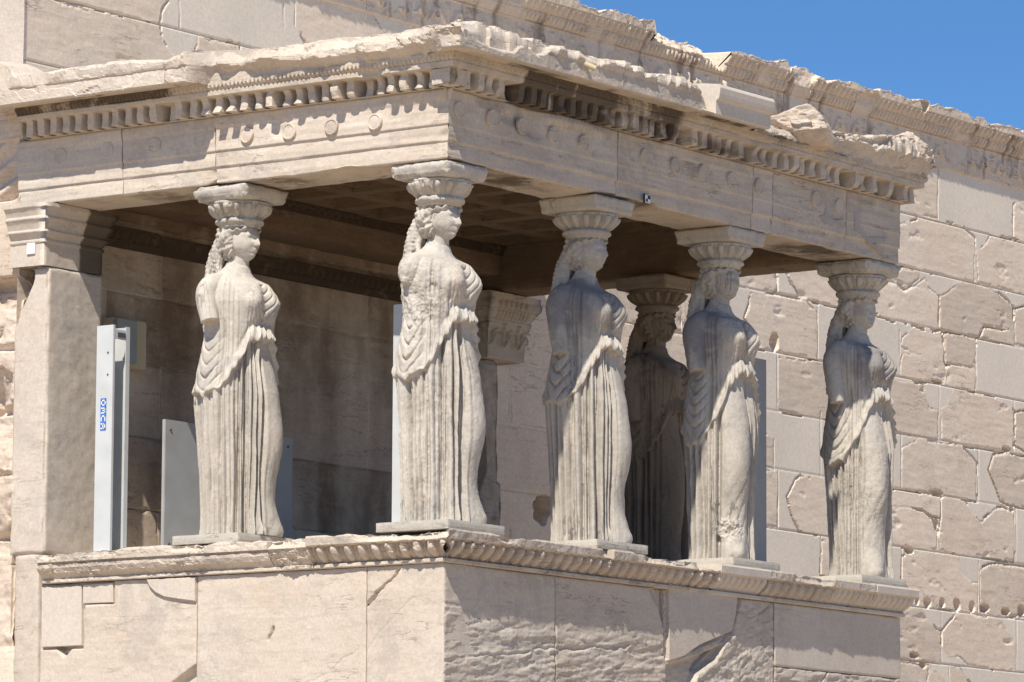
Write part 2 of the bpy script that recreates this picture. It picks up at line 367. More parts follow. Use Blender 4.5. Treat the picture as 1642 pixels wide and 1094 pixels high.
CROP = {'A': (1400, 240, 735/242), 'B': (1400, 580, 1018/242), 'C': (1400, 800, 901/242), 'D': (1180, 420, 1010/240),
        'E': (1180, 660, 875/240), 'T': (0, 0, 1641/360), 'U': (340, 0, 1641/360), 'F': (760, 440, 2.379)}
def tr(k, pts, y=DW):
    ox, oy, s = CROP[k]; out = []
    for (a, b) in pts:
        p = on_y(ox+a/s, oy+b/s, y); out.append((p[0], p[2]))
    return np.array(out)
OLD = [('A', [(150,290),(205,170),(265,100),(318,75),(316,340),(150,297)]),
 ('A', [(683,270),(760,235),(760,462),(683,425)]),
 ('A', [(60,355),(132,355),(215,345),(220,322),(310,345),(430,372),(495,430),(495,645),(440,640),(130,565),(60,545)]),
 ('A', [(570,415),(640,430),(690,440),(800,470),(800,710),(670,690),(590,665),(510,650),(500,500),(540,460)]),
 ('A', [(145,572),(225,595),(228,630),(165,680),(90,620)]),
 ('A', [(20,810),(45,690),(80,625),(155,690),(255,620),(275,670),(320,710),(318,875),(270,870),(90,830)]),
 ('A', [(325,710),(365,690),(405,650),(470,640),(560,670),(620,705),(680,760),(683,870),(640,875),(540,860),(515,915),(340,885),(325,870)]),
 ('A', [(540,866),(640,882),(685,874),(690,950),(520,918)]),
 ('A', [(690,780),(735,770),(800,780),(800,975),(690,950)]),
 ('A', [(200,860),(265,895),(330,885),(345,960),(345,1030),(240,1000),(150,970),(135,960),(140,910)]),
 ('A', [(347,890),(500,918),(500,1070),(460,1060),(350,1045)]),
 ('B', [(185,0),(200,-60),(330,-40),(470,0),(486,30),(488,155),(430,150),(190,110),(180,60)]),
 ('B', [(492,30),(530,15),(640,30),(695,70),(690,205),(600,190),(500,160)]),
 ('B', [(60,95),(80,100),(160,130),(330,150),(360,260),(380,310),(443,320),(440,530),(420,535),(320,515),(105,475),(30,455)]),
 ('B', [(545,185),(700,212),(800,235),(900,290),(950,335),(945,615),(870,605),(580,560),(458,530),(458,320),(500,300)]),
 ('B', [(960,345),(1018,335),(1080,345),(1080,620),(1018,600),(960,565)]),
 ('B', [(190,575),(310,520),(420,540),(480,545),(580,560),(640,620),(700,690),(700,940),(640,930),(400,895),(195,860)]),
 ('B', [(810,630),(900,615),(940,630),(1018,640),(1080,650),(1080,1000),(1018,990),(930,970),(860,940),(820,830),(780,730)]),
 ('B', [(0,838),(60,850),(190,870),(455,905),(452,1050),(400,1040),(330,990),(200,970),(110,970),(40,1000),(0,1010)]),
 ('C', [(410,0),(430,-25),(545,15),(590,80),(645,135),(720,60),(780,50),(840,95),(845,375),(780,370),(640,345),(520,335),(400,310),(390,220),(410,110)]),
 ('C', [(-10,100),(20,80),(100,50),(230,60),(300,80),(350,120),(385,190),(385,300),(360,305),(80,275),(40,220),(-10,190)]),
 ('C', [(-40,290),(10,290),(40,400),(40,470),(-40,470)]),
 ('C', [(175,345),(215,330),(260,345),(295,310),(400,320),(515,345),(520,440),(580,495),(628,500),(628,690),(580,680),(530,665),(250,640),(245,600),(170,480)]),
 ('C', [(636,420),(690,395),(745,385),(880,400),(960,420),(960,700),(740,700),(640,680),(636,500)]),
 ('C', [(120,690),(245,650),(295,655),(330,730),(380,780),(403,790),(400,980),(350,985),(180,965),(120,950)]),
 ('C', [(415,790),(440,760),(500,690),(520,680),(600,690),(720,710),(760,720),(790,770),(850,855),(850,1030),(570,1000),(520,950),(450,940),(415,890)]),
 ('C', [(120,960),(270,985),(355,985),(330,1030),(320,1130),(120,1130)]),
 ('C', [(330,1040),(370,1010),(430,1080),(450,1130),(310,1130)]),
 ('C', [(460,1000),(520,1000),(560,1080),(600,1130),(440,1130)]),
 ('D', [(0,30),(275,40),(278,185),(250,210),(60,165),(0,160)]),
 ('D', [(330,40),(540,35),(900,60),(980,200),(980,350),(690,300),(620,290),(520,275),(430,245),(400,170),(370,140)]),
 ('D', [(100,190),(280,222),(480,265),(555,340),(550,560),(545,660),(430,640),(290,610),(130,580),(125,500),(60,380),(90,290)]),
 ('D', [(290,640),(560,670),(640,700),(640,1070),(540,1050),(285,1005)]),
 ('E', [(120,140),(190,140),(220,160),(218,330),(185,335),(120,325)]),
 ('E', [(100,340),(180,340),(245,345),(247,680),(180,675),(100,665)]),
 ('E', [(390,375),(525,388),(600,395),(600,740),(530,725),(370,700),(330,620),(300,500),(350,400)]),
 ('E', [(500,750),(560,755),(560,965),(495,955)]),
 ('T', [(150,-60),(400,0),(510,35),(840,110),(1165,185),(1180,300),(1250,395),(1290,410),(1290,640),(100,640)]),
 ('T', [(150,-200),(400,-10),(510,27),(840,102),(1160,177),(1180,60),(1240,-20),(1240,-200)]),
 ('T', [(1440,250),(1530,290),(1641,310),(1750,335),(1750,480),(1290,480),(1400,400),(1440,320)]),
 ('U', [(610,-60),(820,0),(1000,50),(1100,80),(1190,110),(1240,190),(1320,330),(690,330),(610,170)]),
 ('U', [(1470,190),(1560,210),(1560,300),(1420,300)]),
 ('U', [(0,290),(180,330),(180,420),(0,420)])]
OLDP = [tr(k, p) for k, p in OLD]
JOINTS = [('A', (318,75), (316,340)), ('A', (683,270), (683,425)), ('A', (498,430), (498,500)), ('A', (130,880), (130,1000)), ('A', (500,920), (502,1094)),
 ('B', (695,0), (697,210)), ('B', (447,150), (447,320)), ('B', (950,260), (950,340)), ('B', (190,500), (192,860)), ('B', (712,580), (710,950)), ('B', (955,1000), (955,1094)),
 ('C', (172,290), (172,480)), ('C', (410,660), (410,790)), ('C', (407,900), (409,990)), ('C', (855,60), (855,380)), ('C', (630,370), (630,500)), ('C', (455,1000), (455,1094)), ('C', (857,720), (857,1030)),
 ('D', (280,40), (280,225)), ('D', (553,290), (553,665)), ('D', (280,610), (282,1005)), ('E', (222,160), (222,345)), ('E', (247,345), (248,690)), ('E', (494,0), (494,385)), ('E', (497,720), (497,960)),
 ('U', (605,0), (605,180)), ('T', (1312,0), (1312,220)), ('U', (180,330), (180,390)), ('U', (525,200), (525,20))]
JSEG = [tr(k, [a, b]) for k, a, b in JOINTS]
HOLES = [('C', 325, 618, 26, 36), ('C', 413, 625, 22, 36), ('C', 500, 635, 21, 38), ('C', 593, 648, 19, 36), ('C', 668, 655, 38, 34), ('C', 790, 675, 30, 26),
         ('C', 885, 670, 26, 40), ('C', 262, 615, 14, 30), ('D', 257, 540, 38, 70), ('C', 300, 990, 26, 24), ('C', 375, 150, 16, 45), ('C', 830, 65, 22, 16),
         ('B', 420, 885, 70, 22), ('B', 900, 590, 45, 22), ('B', 430, 135, 45, 14), ('D', 540, 275, 40, 22), ('C', 245, 935, 34, 24), ('C', 215, 310, 40, 18), ('F', 262, 895, 42, 62), ('F', 158, 310, 16, 32)]
def poly_sd(px, pz, poly):
    """signed distance (positive inside)"""
    inside = np.zeros(px.shape, bool); d2 = np.full(px.shape, 1e9)
    n = len(poly)
    for i in range(n):
        x0, z0 = poly[i]; x1, z1 = poly[(i+1) % n]
        ex, ez = x1-x0, z1-z0; L = ex*ex+ez*ez+1e-12
        t = np.clip(((px-x0)*ex+(pz-z0)*ez)/L, 0, 1)
        d2 = np.minimum(d2, (px-x0-t*ex)**2+(pz-z0-t*ez)**2)
        c = ((z0 > pz) != (z1 > pz)) & (px < (x1-x0)*(pz-z0)/(z1-z0+1e-12)+x0)
        inside ^= c
    d = np.sqrt(d2); return np.where(inside, d, -d)
def bbox_apply(Xg, Zg, poly, pad):
    x0, z0 = poly.min(0)-pad; x1, z1 = poly.max(0)+pad
    i = np.where((Xg[:, 0] >= x0) & (Xg[:, 0] <= x1))[0]; j = np.where((Zg[0] >= z0) & (Zg[0] <= z1))[0]
    if len(i) == 0 or len(j) == 0: return None
    return slice(i[0], i[-1]+1), slice(j[0], j[-1]+1)

def build_temple_wall():
    st = 0.0105
    xs = np.arange(0.0, 15.6, st); zs = np.arange(-0.65, 4.715, st); zs[-1] = 4.715
    Xg, Zg = np.meshgrid(xs, zs, indexing='ij')
    PW = np.stack([Xg, Xg*0+1.3, Zg], -1)
    wob = 0.006*fbm(PW*16, 3, 3)+0.010*fbm(PW*5, 8, 2)
    sd = np.full(Xg.shape, -1.0)
    bid = np.zeros(Xg.shape, np.int32)
    for k, p in enumerate(OLDP):
        sl = bbox_apply(Xg, Zg, p, 0.12)
        if sl is None: continue
        s = poly_sd(Xg[sl], Zg[sl], p)+wob[sl]
        up = s > sd[sl]; sd[sl] = np.where(up, s, sd[sl]); bid[sl] = np.where(up, k+1, bid[sl])
    traced = ((Xg > 9.35) & (Zg < 4.72)) | ((Zg > 3.3) & (Xg < 6.3))
    # untraced part: old blocks with regular joints
    cz = np.array(COURSES[::-1]); ci = np.clip(np.searchsorted(cz, Zg.ravel())-1, 0, len(cz)-2).reshape(Zg.shape)
    zb, zt = cz[ci], cz[ci+1]
    off = np.where(ci % 2 == 0, 0.35, 1.0)
    bx = (Xg-off)/1.3; u = (bx-np.floor(bx))*1.3
    dj = np.minimum.reduce([u, 1.3-u, Zg-zb, zt-Zg])
    sd2 = dj - 0.004 + wob*0.4 - 0.05*np.clip(fbm(PW*2.3, 71, 3)-0.28, 0, 1)
    bid2 = 100+ci*40+np.floor(bx).astype(int)
    sd = np.where(traced, sd, sd2); bid = np.where(traced, bid, bid2)
    old = sd > 0
    # thin course joints and vertical joints
    dc = np.minimum(np.abs(Zg-zb), np.abs(zt-Zg))
    jd = dc.copy()
    for s in JSEG:
        sl = bbox_apply(Xg, Zg, s, 0.05)
        if sl is None: continue
        (x0, z0), (x1, z1) = s; ex, ez = x1-x0, z1-z0; L = ex*ex+ez*ez
        t = np.clip(((Xg[sl]-x0)*ex+(Zg[sl]-z0)*ez)/L, 0, 1)
        jd[sl] = np.minimum(jd[sl], np.hypot(Xg[sl]-x0-t*ex, Zg[sl]-z0-t*ez))
    joint = np.clip(1-jd/0.0062, 0, 1)
    rough = fbm(PW*np.array([5, 1, 14]), 11, 5)
    bed = fbm(PW*np.array([1.3, 1, 22])+fbm(PW*2, 77, 2)[..., None]*0.6, 21, 3)
    e = np.clip(1-np.abs(sd)/0.03, 0, 1)
    chipn = np.clip(fbm(PW*10, 31, 3)+0.25, 0, 1)
    fr_ = facets(PW*np.array([1, 1, 1.8]), 16, 36)
    ho = 0.002 + 0.0025*rough + 0.001*bed - (0.004+0.010*np.clip(fr_+0.3, 0, 1))*(e > 0.45+0.3*fr_)*sstep(0.02, 0.10, fbm(PW*3.5, 31, 3))
    deep = np.clip(fbm(PW*np.array([2.5, 1, 6]), 41, 4)-0.40, 0, 1)
    ho = ho - 0.05*deep
    h = np.where(old, ho, 0.0) - 0.03*joint*np.where(old, 0.8, 0.6)
    # dark gaps right beside old stones here and there
    gap = (sd < 0) & (sd > -0.016) & (fbm(PW*3.1, 51, 3) > 0.10)
    h = np.where(gap & traced, h-0.045, h)
    for k, cx, cz_, rx, rz in HOLES:
        c = tr(k, [(cx, cz_), (cx+rx, cz_), (cx, cz_+rz)]); ax = 0.85*abs(c[1, 0]-c[0, 0]); az = 0.9*abs(c[2, 1]-c[0, 1])
        q = ((Xg-c[0, 0])/ax)**2+((Zg-c[0, 1])/az)**2 + 1.0*fbm(PW*9, 61, 3)
        h = np.where(q < 1, h-(0.30 if k == 'F' and rx > 30 else 0.09)*np.clip((1-q)*3, 0, 1), h)
        old |= (q < 1)
    P = np.stack([Xg, DW-h, Zg], -1).astype(np.float32)
    rng = np.random.RandomState(4); tint = rng.uniform(0.25, 1.0, 4000)
    Wv = np.zeros(P.shape, np.float32); Wv[..., 1] = np.where(old, 0, 1); Wv[..., 2] = np.where(old, tint[np.clip(bid, 0, 3999)], 0.62)
    # darker brown streaks on the wall inside the porch, stronger upwards
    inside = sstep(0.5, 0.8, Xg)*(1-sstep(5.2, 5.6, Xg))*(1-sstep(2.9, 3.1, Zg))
    browning = np.clip(fbm(PW*np.array([2.2, 1, 0.55]), 91, 5)*0.5+0.62+0.16*(Zg-1.2), 0.35, 1)
    Wv[..., 0] = inside*(0.20+0.42*browning)*(0.72+0.45*tint[np.clip(bid, 0, 3999)])
    nu, nv = Xg.shape
    fq = grid_faces(nu, nv)
    oldf = old[:-1, :-1].reshape(-1)
    for nm, sel in (('weathered_marble', oldf), ('new_marble_infill', ~oldf)):
        ff = fq[sel]; used = np.unique(ff); rm = np.full(nu*nv, -1); rm[used] = np.arange(len(used))
        me = mesh_from(P.reshape(-1, 3)[used], rm[ff], Wv.reshape(-1, 3)[used])
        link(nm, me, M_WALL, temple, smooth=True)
build_temple_wall()
# wall core and lower courses, return wall to the north
box_obj('wall_core', (0.03, DW+0.36, -0.64), (15.6, DW+0.62, 4.70), M_WALL, temple, step=0.5, amp=0.0, edge=0)
box_obj('wall_base', (0.0, DW-0.06, GZ-0.3), (15.6, DW+0.62, -0.65), M_WALL, temple, step=0.08, amp=0.006, edge=0.01)

# crowning moulding of the temple wall, block by block
def anthemion(t, w, p=0.30):
    u = ((t/p) % 1.0-0.5)*p; wz = w-0.01
    r = np.hypot(u, wz); a = np.arctan2(u, wz)
    fan = np.clip(np.cos(a*9), 0, 1)*sstep(0.03, 0.06, r)*(1-sstep(0.20, 0.24, r))*(np.abs(a) < 1.25)
    u2 = (((t/p)+0.5) % 1.0-0.5)*p
    r2 = np.hypot(u2, w-0.12); sp = np.clip(np.sin(r2*150-np.arctan2(u2, w-0.12)*1.0), 0, 1)*(r2 < 0.06)
    return np.maximum(fan, sp)
def eggs(t, v, p):
    """v from 0 (bottom) to 1 (top of the moulding)"""
    u = np.abs((t/p) % 1.0-0.5)*2
    egg = np.sqrt(np.clip(1-(u/0.62)**2-((v-0.62)/0.62)**2, 0, 1))
    dart = 0.55*np.clip(1-np.abs(u-1)/0.16, 0, 1)*np.clip(v*1.3, 0, 1)
    return np.maximum(egg, dart)
SKY = [(880,-60),(927,5),(985,20),(1046,36),(1048,54),(1065,50),(1140,76),(1162,92),(1166,84),(1182,80),(1258,101),(1264,120),(1266,113),(1293,110),(1318,121),(1322,130),
       (1348,128),(1374,135),(1377,142),(1400,145),(1425,150),(1455,158),(1486,165),(1488,174),(1500,170),(1540,181),(1576,193),(1578,198),(1600,200),(1641,211),(1700,226)]
SKYP = np.array([(on_y(a, b, DW-0.12)[0], on_y(a, b, DW-0.12)[2]) for a, b in SKY])
SKYX = np.concatenate([[0.0, SKYP[0, 0]-0.3], SKYP[:, 0]]); SKYZ = np.concatenate([[5.30, 5.30], np.minimum(SKYP[:, 1], 5.345)])
def crown_block(t0, t1, seed, worn, broke=False):
    fr = [(0.012, 4.712), (0.02, 4.716), (0.022, 4.99), (0.035, 4.995), (0.035, 5.01), (0.045, 5.015), (0.075, 5.075), (0.075, 5.09), (0.085, 5.095), (0.13, 5.165), (0.13, 5.18), (0.145, 5.185), (0.15, 5.30), (0.14, 5.345)]
    def mod(T, O, Z, Wr, isf):
        P = np.stack([T, O, Z], -1)
        keep = sstep(-0.34, -0.27, fbm(np.stack([T*1.7, Z*2.2, T*0+seed], -1), 200+seed, 3)+worn)
        pat = np.where((Z > 4.73) & (Z < 4.985), anthemion(T, Z-4.73)*0.024*keep, 0)
        v = (Z-5.01)/0.07; pat = pat+np.where((Z > 5.005) & (Z < 5.085), (eggs(T, v, 0.062)-0.5)*0.032*keep, 0)
        v = (Z-5.095)/0.075; pat = pat+np.where((Z > 5.093) & (Z < 5.172), (eggs(T, v, 0.085)-0.5)*0.036*keep, 0)
        # restored smooth fill where the carving is lost, hollow where the arris is broken
        lost = 1-keep
        Ob = np.minimum(O, 0.03+0.02*fbm(P*6, seed+7, 3)+0.5*np.clip(Z-4.97, 0, 0.2)*keep+0.10*keep+0.05)
        O2 = np.where(isf, Ob+pat+0.006*fbm(P*18, seed+1, 3), O)
        top = np.interp(T, SKYX, SKYZ)
        fr_ = fract(np.stack([T, O2*1.2, Z], -1), 5.0, seed+70)
        if broke: O2 = np.where(isf, np.minimum(O2, np.maximum(0.19-0.95*np.clip(Z-5.0, 0, 1)+0.04*fr_-0.10*sstep(t1-0.45, t1, T)*(Z > 5.0), -0.2)), O2)
        if seed % 3 == 0: O2 = np.where(isf & (Z > 4.99), np.minimum(O2, 0.13+0.05*fr_+0.04), O2)
        d = np.clip(O2-0.02, 0, 0.2)
        rag = 0.03*fbm(np.stack([T*7, O2*6, T*0], -1), seed+17, 3)
        lim = top + rag*0.3 + 0.035*fr_ -0.10*np.clip(fbm(np.stack([T*2.5, T*0, T*0], -1), seed+19, 2), 0, 1)*d*4
        Z2 = np.minimum(Z, lim)
        Wr[..., 1] = np.where((Z > 4.715) & (Z < 4.99), lost*0.9, 0)*(fbm(np.stack([T, Z*2, T*0], -1), seed+5, 2) > -0.1)
        Wr[..., 0] = np.clip(0.55*fbm(np.stack([T*11, Z*1.6, T*0+seed], -1), seed+6, 4)+0.22*fbm(P*5, seed+8, 3)+0.16, 0, 0.5)*(Z < 5.2)
        Wr[..., 2] = 0.15+0.5*np.abs(np.sin(seed*3.7))
        return T, O2, Z2, Wr
    V, Fq, Wr = sweep(fr, [(-0.45, 5.345), (-0.45, 4.712)], t0+0.003, t1-0.003, 'S', mod, dt=0.010, pstep=0.010, origin=DW)
    link('moulding_block', mesh_from(V, Fq, Wr), M_WALL, temple, smooth=False)
cuts = [0.0, 1.4, 2.75, 4.15, 5.5, 6.9] + [on_y(a, 150, DW-0.08)[0] for a in (1043, 1163, 1265, 1372, 1484, 1577)] + [15.6]
for i in range(len(cuts)-1):
    crown_block(cuts[i], cuts[i+1], i+1, [0.1, 0.15, 0.1, 0.05, -0.1, -0.02, 0.12, 0.2, 0.1, 0.05, 0.12, 0.1][i], i == 6)

# west end of the temple wall (left edge of the photograph)
def west_end():
    ys = np.arange(DW-0.02, 6.2, 0.012); zs = np.arange(-1.3, 4.72, 0.012)
    Yg, Zg = np.meshgrid(ys, zs, indexing='ij'); P = np.stack([Yg*0, Yg, Zg], -1)
    lump = fbm(P*3.6, 301, 5, 0.55); blocky = noise3(P*np.array([1, 2.2, 1.9]), 333)
    rough = -0.05+0.05*lump+0.09*facets(P, 2.4, 305)+0.02*facets(P, 7, 306)+0.07*blocky-0.06*np.clip(1-np.abs(((Zg-0.12) % 0.46)-0.02)/0.05, 0, 1)
    m = sstep(2.05, 2.03, Zg)*1.0
    m = (1-sstep(2.02, 2.06, Zg))
    h = m*rough + (1-m)*(0.004*lump)
    h = np.where((Zg > 2.62) & (Zg < 3.06), -0.04+0.06*np.sin(Zg*38+Yg*20)*np.clip(lump+0.4, 0, 1), h)
    h = np.where(Zg < 0.02, -0.03+0.06*lump, h)
    Wv = np.zeros(P.shape, np.float32); Wv[..., 2] = 0.8; Wv[..., 1] = np.where(Zg > 3.45, 0.5, 0)
    V = np.stack([-h, Yg, Zg], -1)
    fq = grid_faces(*Yg.shape)[:, ::-1]
    link('rough_end_face', mesh_from(V, fq, Wv), M_ROUGH, temple, smooth=True)
    box_obj('end_pilaster', (-0.008, 3.625, -1.3), (0.3, 3.87, -0.0), M_PORCH, temple, step=0.02, amp=0.006, edge=0.012)
west_end()
box_obj('return_wall', (0.14, DW+0.62, GZ-0.3), (0.75, 9.0, 4.7), M_ROUGH, temple, step=0.3, amp=0.01, edge=0)
box_obj('return_base', (0.0, 3.63, GZ-0.3), (0.7, 9.0, -1.3), M_ROUGH, temple, step=0.2, amp=0.02, edge=0)

# ------------------------------------------------------------------ porch podium
podium = thing('porch_podium', 'solid marble podium of large upright slabs carrying the statues', 'podium', (3.0, 2.0, GZ))
PW_, PD = 6.0, 3.62
def hf_block(name, face, t0, t1, z0, z1, hfun, parent, mat, step=0.008, depth=0.35, new=0.0, tint=0.6, x_plane=0.0, gap=0.003):
    ts = np.linspace(t0+gap, t1-gap, max(3, int((t1-t0)/step))); zs = np.linspace(z0+gap, z1-gap, max(3, int((z1-z0)/step)))
    T, Z = np.meshgrid(ts, zs, indexing='ij')
    ed = np.minimum.reduce([T-t0, t1-T, Z-z0, z1-Z])
    P3 = np.stack([T, T*0+(0.5 if face == 'S' else 7.5), Z], -1)
    h = hfun(T, Z, P3) - 0.014*np.clip(1-ed/0.016, 0, 1)**2*(0.5+0.8*np.clip(fbm(P3*13, 5, 3)+0.3, 0, 1))
    Wv = np.zeros(T.shape+(3,), np.float32); Wv[..., 1] = new; Wv[..., 2] = tint
    if hasattr(hfun, 'crust'): Wv[..., 0] = hfun.crust(T, Z, P3)
    # skirt
    def place(T_, Z_, h_): return np.stack([T_, x_plane-h_, Z_], -1) if face == 'S' else np.stack([x_plane-h_, T_, Z_], -1)
    fq = grid_faces(*T.shape); parts = [(place(T, Z, h), fq, Wv.reshape(-1, 3))]
    for k, sl in enumerate([(0, slice(None)), (-1, slice(None)), (slice(None), 0), (slice(None), -1)]):
        e = np.stack([place(T[sl], Z[sl], h[sl]), place(T[sl], Z[sl], h[sl]*0-depth)], 0); f2 = grid_faces(2, e.shape[1])
        parts.append((e, f2[:, ::-1] if k in (1, 2) else f2, np.stack([Wv[sl]]*2, 0).reshape(-1, 3)))
    V, fq, Wp = join_np(parts)
    if face == 'W': fq = fq[:, ::-1]
    return link(name, mesh_from(V, fq, Wp), mat, parent, smooth=True)
def crack(T, Z, pts, wid, dep):
    d = np.full(T.shape, 9.0)
    for (x0, z0), (x1, z1) in zip(pts[:-1], pts[1:]):
        ex, ez = x1-x0, z1-z0; t = np.clip(((T-x0)*ex+(Z-z0)*ez)/(ex*ex+ez*ez+1e-12), 0, 1)
        d = np.minimum(d, np.hypot(T-x0-t*ex, Z-z0-t*ez))
    return -dep*np.clip(1-d/wid, 0, 1)
def pxW(pts): return [(on_x(a, b, 0)[1], on_x(a, b, 0)[2]) for a, b in pts]
def pxS(pts): return [(on_y(a, b, 0)[0], on_y(a, b, 0)[2]) for a, b in pts]
ZT = -0.222; ZB = -1.3
yA = pxW([(587, 1000)])[0][0]; yB = pxW([(315, 1000)])[0][0]
def wfun(amp=0.006, cracks=(), extra=None):
    def f(T, Z, P):
        w = fbm(P*5, 131, 2)[..., None]*0.012
        h = amp*fbm(P*np.array([3, 3, 4]), 121, 5, 0.6)+0.18*amp*fbm(P*np.array([2, 2, 20]), 125, 3)
        Tw = T+w[..., 0]; Zw = Z+0.02*fbm(P*8, 141, 3)
        for pts, wd, dp in cracks: h = h+crack(Tw+0.012*fbm(P*16, 143, 3), Zw+0.012*fbm(P*16, 144, 3), pts, wd*(0.75+0.7*np.clip(fbm(P*6, 145, 2)+0.4, 0, 1)), dp)
        if extra: h = h+extra(T, Z, P)
        return h
    return f
hf_block('orthostate', 'W', 0.0, yA, ZB, ZT, wfun(0.006, [(pxW([(640, 915), (588, 968)]), 0.011, 0.04), (pxW([(660, 960), (620, 1000), (590, 1040), (540, 1090)]), 0.008, 0.006)]), podium, M_PORCH, tint=0.95)
hf_block('orthostate', 'W', yA, yB, ZB, ZT, wfun(0.006, [(pxW([(437, 1005), (431, 1024)]), 0.016, 0.05), (pxW([(575, 1040), (520, 1082), (480, 1100)]), 0.008, 0.006)]), podium, M_PORCH, tint=1.0)
def notch_extra(T, Z, P):
    a = np.array(pxW([(85, 1036), (118, 1036), (103, 1055)])); s = poly_sd(T, Z, a)
    b = np.array(pxW([(278, 1094), (315, 1065), (315, 1120), (250, 1120)])); s2 = poly_sd(T, Z, b)
    c = np.array(pxW([(65, 935), (135, 935), (183, 930), (183, 968), (136, 970), (133, 1040), (65, 1042)])); s3 = poly_sd(T, Z, c)
    return -0.07*sstep(-0.004, 0.008, s)-0.06*sstep(-0.01, 0.02, s2)*1.0-0.03*sstep(-0.006, 0.006, s3)
hf_block('orthostate', 'W', yB, PD, ZB, ZT, wfun(0.010, (), notch_extra), podium, M_PORCH, tint=1.0)
def prism(name, poly, plane, face, d0, d1, mat, parent, new=1.0, tint=0.6, label=None, bev=True):
    """outline measured on a wall plane, given real thickness from d0 (inside) to d1 (proud)"""
    bm = bmesh.new(); n = len(poly)
    def pt(p, d): return (p[0], plane-d, p[1]) if face == 'S' else (plane-d, p[0], p[1])
    a = [bm.verts.new(pt(p, d1)) for p in poly]; b = [bm.verts.new(pt(p, d0)) for p in poly]
    bm.faces.new(a); bm.faces.new(b[::-1])
    for i in range(n): bm.faces.new((a[i], b[i], b[(i+1) % n], a[(i+1) % n]))
    bmesh.ops.recalc_face_normals(bm, faces=bm.faces[:])
    es = [e for e in bm.edges if all(v in a for v in e.verts)]
    if bev: bmesh.ops.bevel(bm, geom=es, offset=0.003, segments=1, affect='EDGES')
    else: bmesh.ops.triangulate(bm, faces=[f for f in bm.faces if len(f.verts) > 4])
    me = bpy.data.meshes.new(name); bm.to_mesh(me); bm.free()
    o = link(name, me, mat, parent); set_wear(me, np.array([0, new, tint], np.float32))
    if label: o['label'] = label
    return o
prism('marble_patch', pxW([(67, 942), (131, 939), (131, 1035), (67, 1038)]), 0, 'W', -0.06, 0.004, M_PORCH, podium, 0.85, 0.9)
prism('marble_patch', pxW([(133, 938), (181, 935), (181, 966), (133, 968)]), 0, 'W', -0.06, 0.002, M_PORCH, podium, 0.6, 0.95)
prism('marble_patch', pxW([(238, 930), (315, 926), (315, 964), (290, 961), (266, 957), (252, 950), (243, 941)]), 0, 'W', -0.03, 0.022, M_PORCH, podium, 0.7, 1.0)
# south face
xA = pxS([(891, 1000)])[0][0]; xB = pxS([(1068, 1010)])[0][0]; xC = pxS([(1241, 1030)])[0][0]
zS = pxS([(1243, 1069)])[0][1]
def bedS(amp): 
    def f(T, Z, P):
        tl = Z-0.10*T
        q = np.stack([T*2.5, T*0, tl*16], -1)
        lo = 1-sstep(-0.72, -0.40, Z)
        return 0.7*amp*fbm(q, 151, 4)*(0.4+0.9*lo)+0.004*lo*fbm(np.stack([T*14, T*0, tl*30], -1), 153, 3)-0.004*lo*scallop(np.stack([T*0.9, T*0, tl*3.0], -1), 6.0, 155)+0.008*lo*facets(np.stack([T*0.7, T*0, tl*3.2], -1), 7.0, 156)+0.004*fbm(P*6, 152, 4)
    return f
hf_block('orthostate', 'S', 0.0, xA, ZB, ZT, wfun(0.004, [(pxS([(706, 1062), (780, 1050), (830, 1046), (891, 1036)]), 0.012, 0.012), (pxS([(706, 968), (740, 972)]), 0.012, 0.015)], bedS(0.010)), podium, M_PORCH, tint=0.55)
def rebate(T, Z, P):
    xr = pxS([(1062, 980)])[0][0]; xl = pxS([(900, 930)])[0][0]
    arc = pxS([(1040, 945), (1056, 975), (1064, 1010), (1066, 1060), (1075, 1060), (1075, 940)])
    return bedS(0.012)(T, Z, P)-0.05*sstep(-0.004, 0.012, poly_sd(T, Z, np.array(arc)))
hf_block('orthostate', 'S', xA, xB, ZB, ZT, wfun(0.004, [(pxS([(893, 1038), (960, 1040), (1010, 1036)]), 0.014, 0.016)], rebate), podium, M_PORCH, tint=0.5)
def broken(T, Z, P):
    s = poly_sd(T, Z, np.array(pxS([(1066, 1068), (1120, 1050), (1165, 1030), (1150, 1060), (1120, 1082), (1100, 1130), (1060, 1130)])))
    s2 = poly_sd(T, Z, np.array(pxS([(1060, 925), (1190, 945), (1176, 1015), (1120, 1040), (1060, 1060)])))
    return -0.07*sstep(-0.01, 0.03, s)-0.02*sstep(-0.005, 0.01, s2)+0.010*fract(np.stack([T, T*0, (Z-0.3*T)*1.8], -1), 7.0, 171)+0.012*fbm(P*np.array([9, 1, 16]), 172, 4)*(1-sstep(-0.80, -0.68, Z))*sstep(xB+0.2, xB+0.45, T)+0.008*fbm(P*7, 173, 4)
hf_block('orthostate', 'S', xB, xC, ZB, ZT, wfun(0.004, [(pxS([(1187, 962), (1178, 1000), (1160, 1030), (1120, 1075)]), 0.02, 0.04), (pxS([(1240, 965), (1215, 985), (1200, 990)]), 0.008, 0.015)], broken), podium, M_PORCH, tint=0.4)
prism('marble_patch', pxS([(1071, 936), (1181, 955), (1178, 985), (1172, 1012), (1150, 1021), (1120, 1034), (1095, 1052), (1071, 1059)]), 0, 'S', -0.06, 0.012, M_PORCH, podium, 0.35, 0.5)
fst = wfun(0.002)
fst.crust = lambda T, Z, P: np.clip(0.75*fbm(np.stack([T*5.5, Z*0.5, T*0], -1), 181, 4)+0.05+0.2*(Z-zS), 0, 0.24)
hf_block('orthostate', 'S', xC+0.01, PW_, zS, ZT, fst, podium, M_PORCH, new=0.45, tint=0.6)
hf_block('orthostate', 'S', xC+0.01, PW_, ZB, zS, wfun(0.006, [(pxS([(1330, 1075), (1318, 1094)]), 0.01, 0.02)], bedS(0.01)), podium, M_PORCH, tint=0.4)
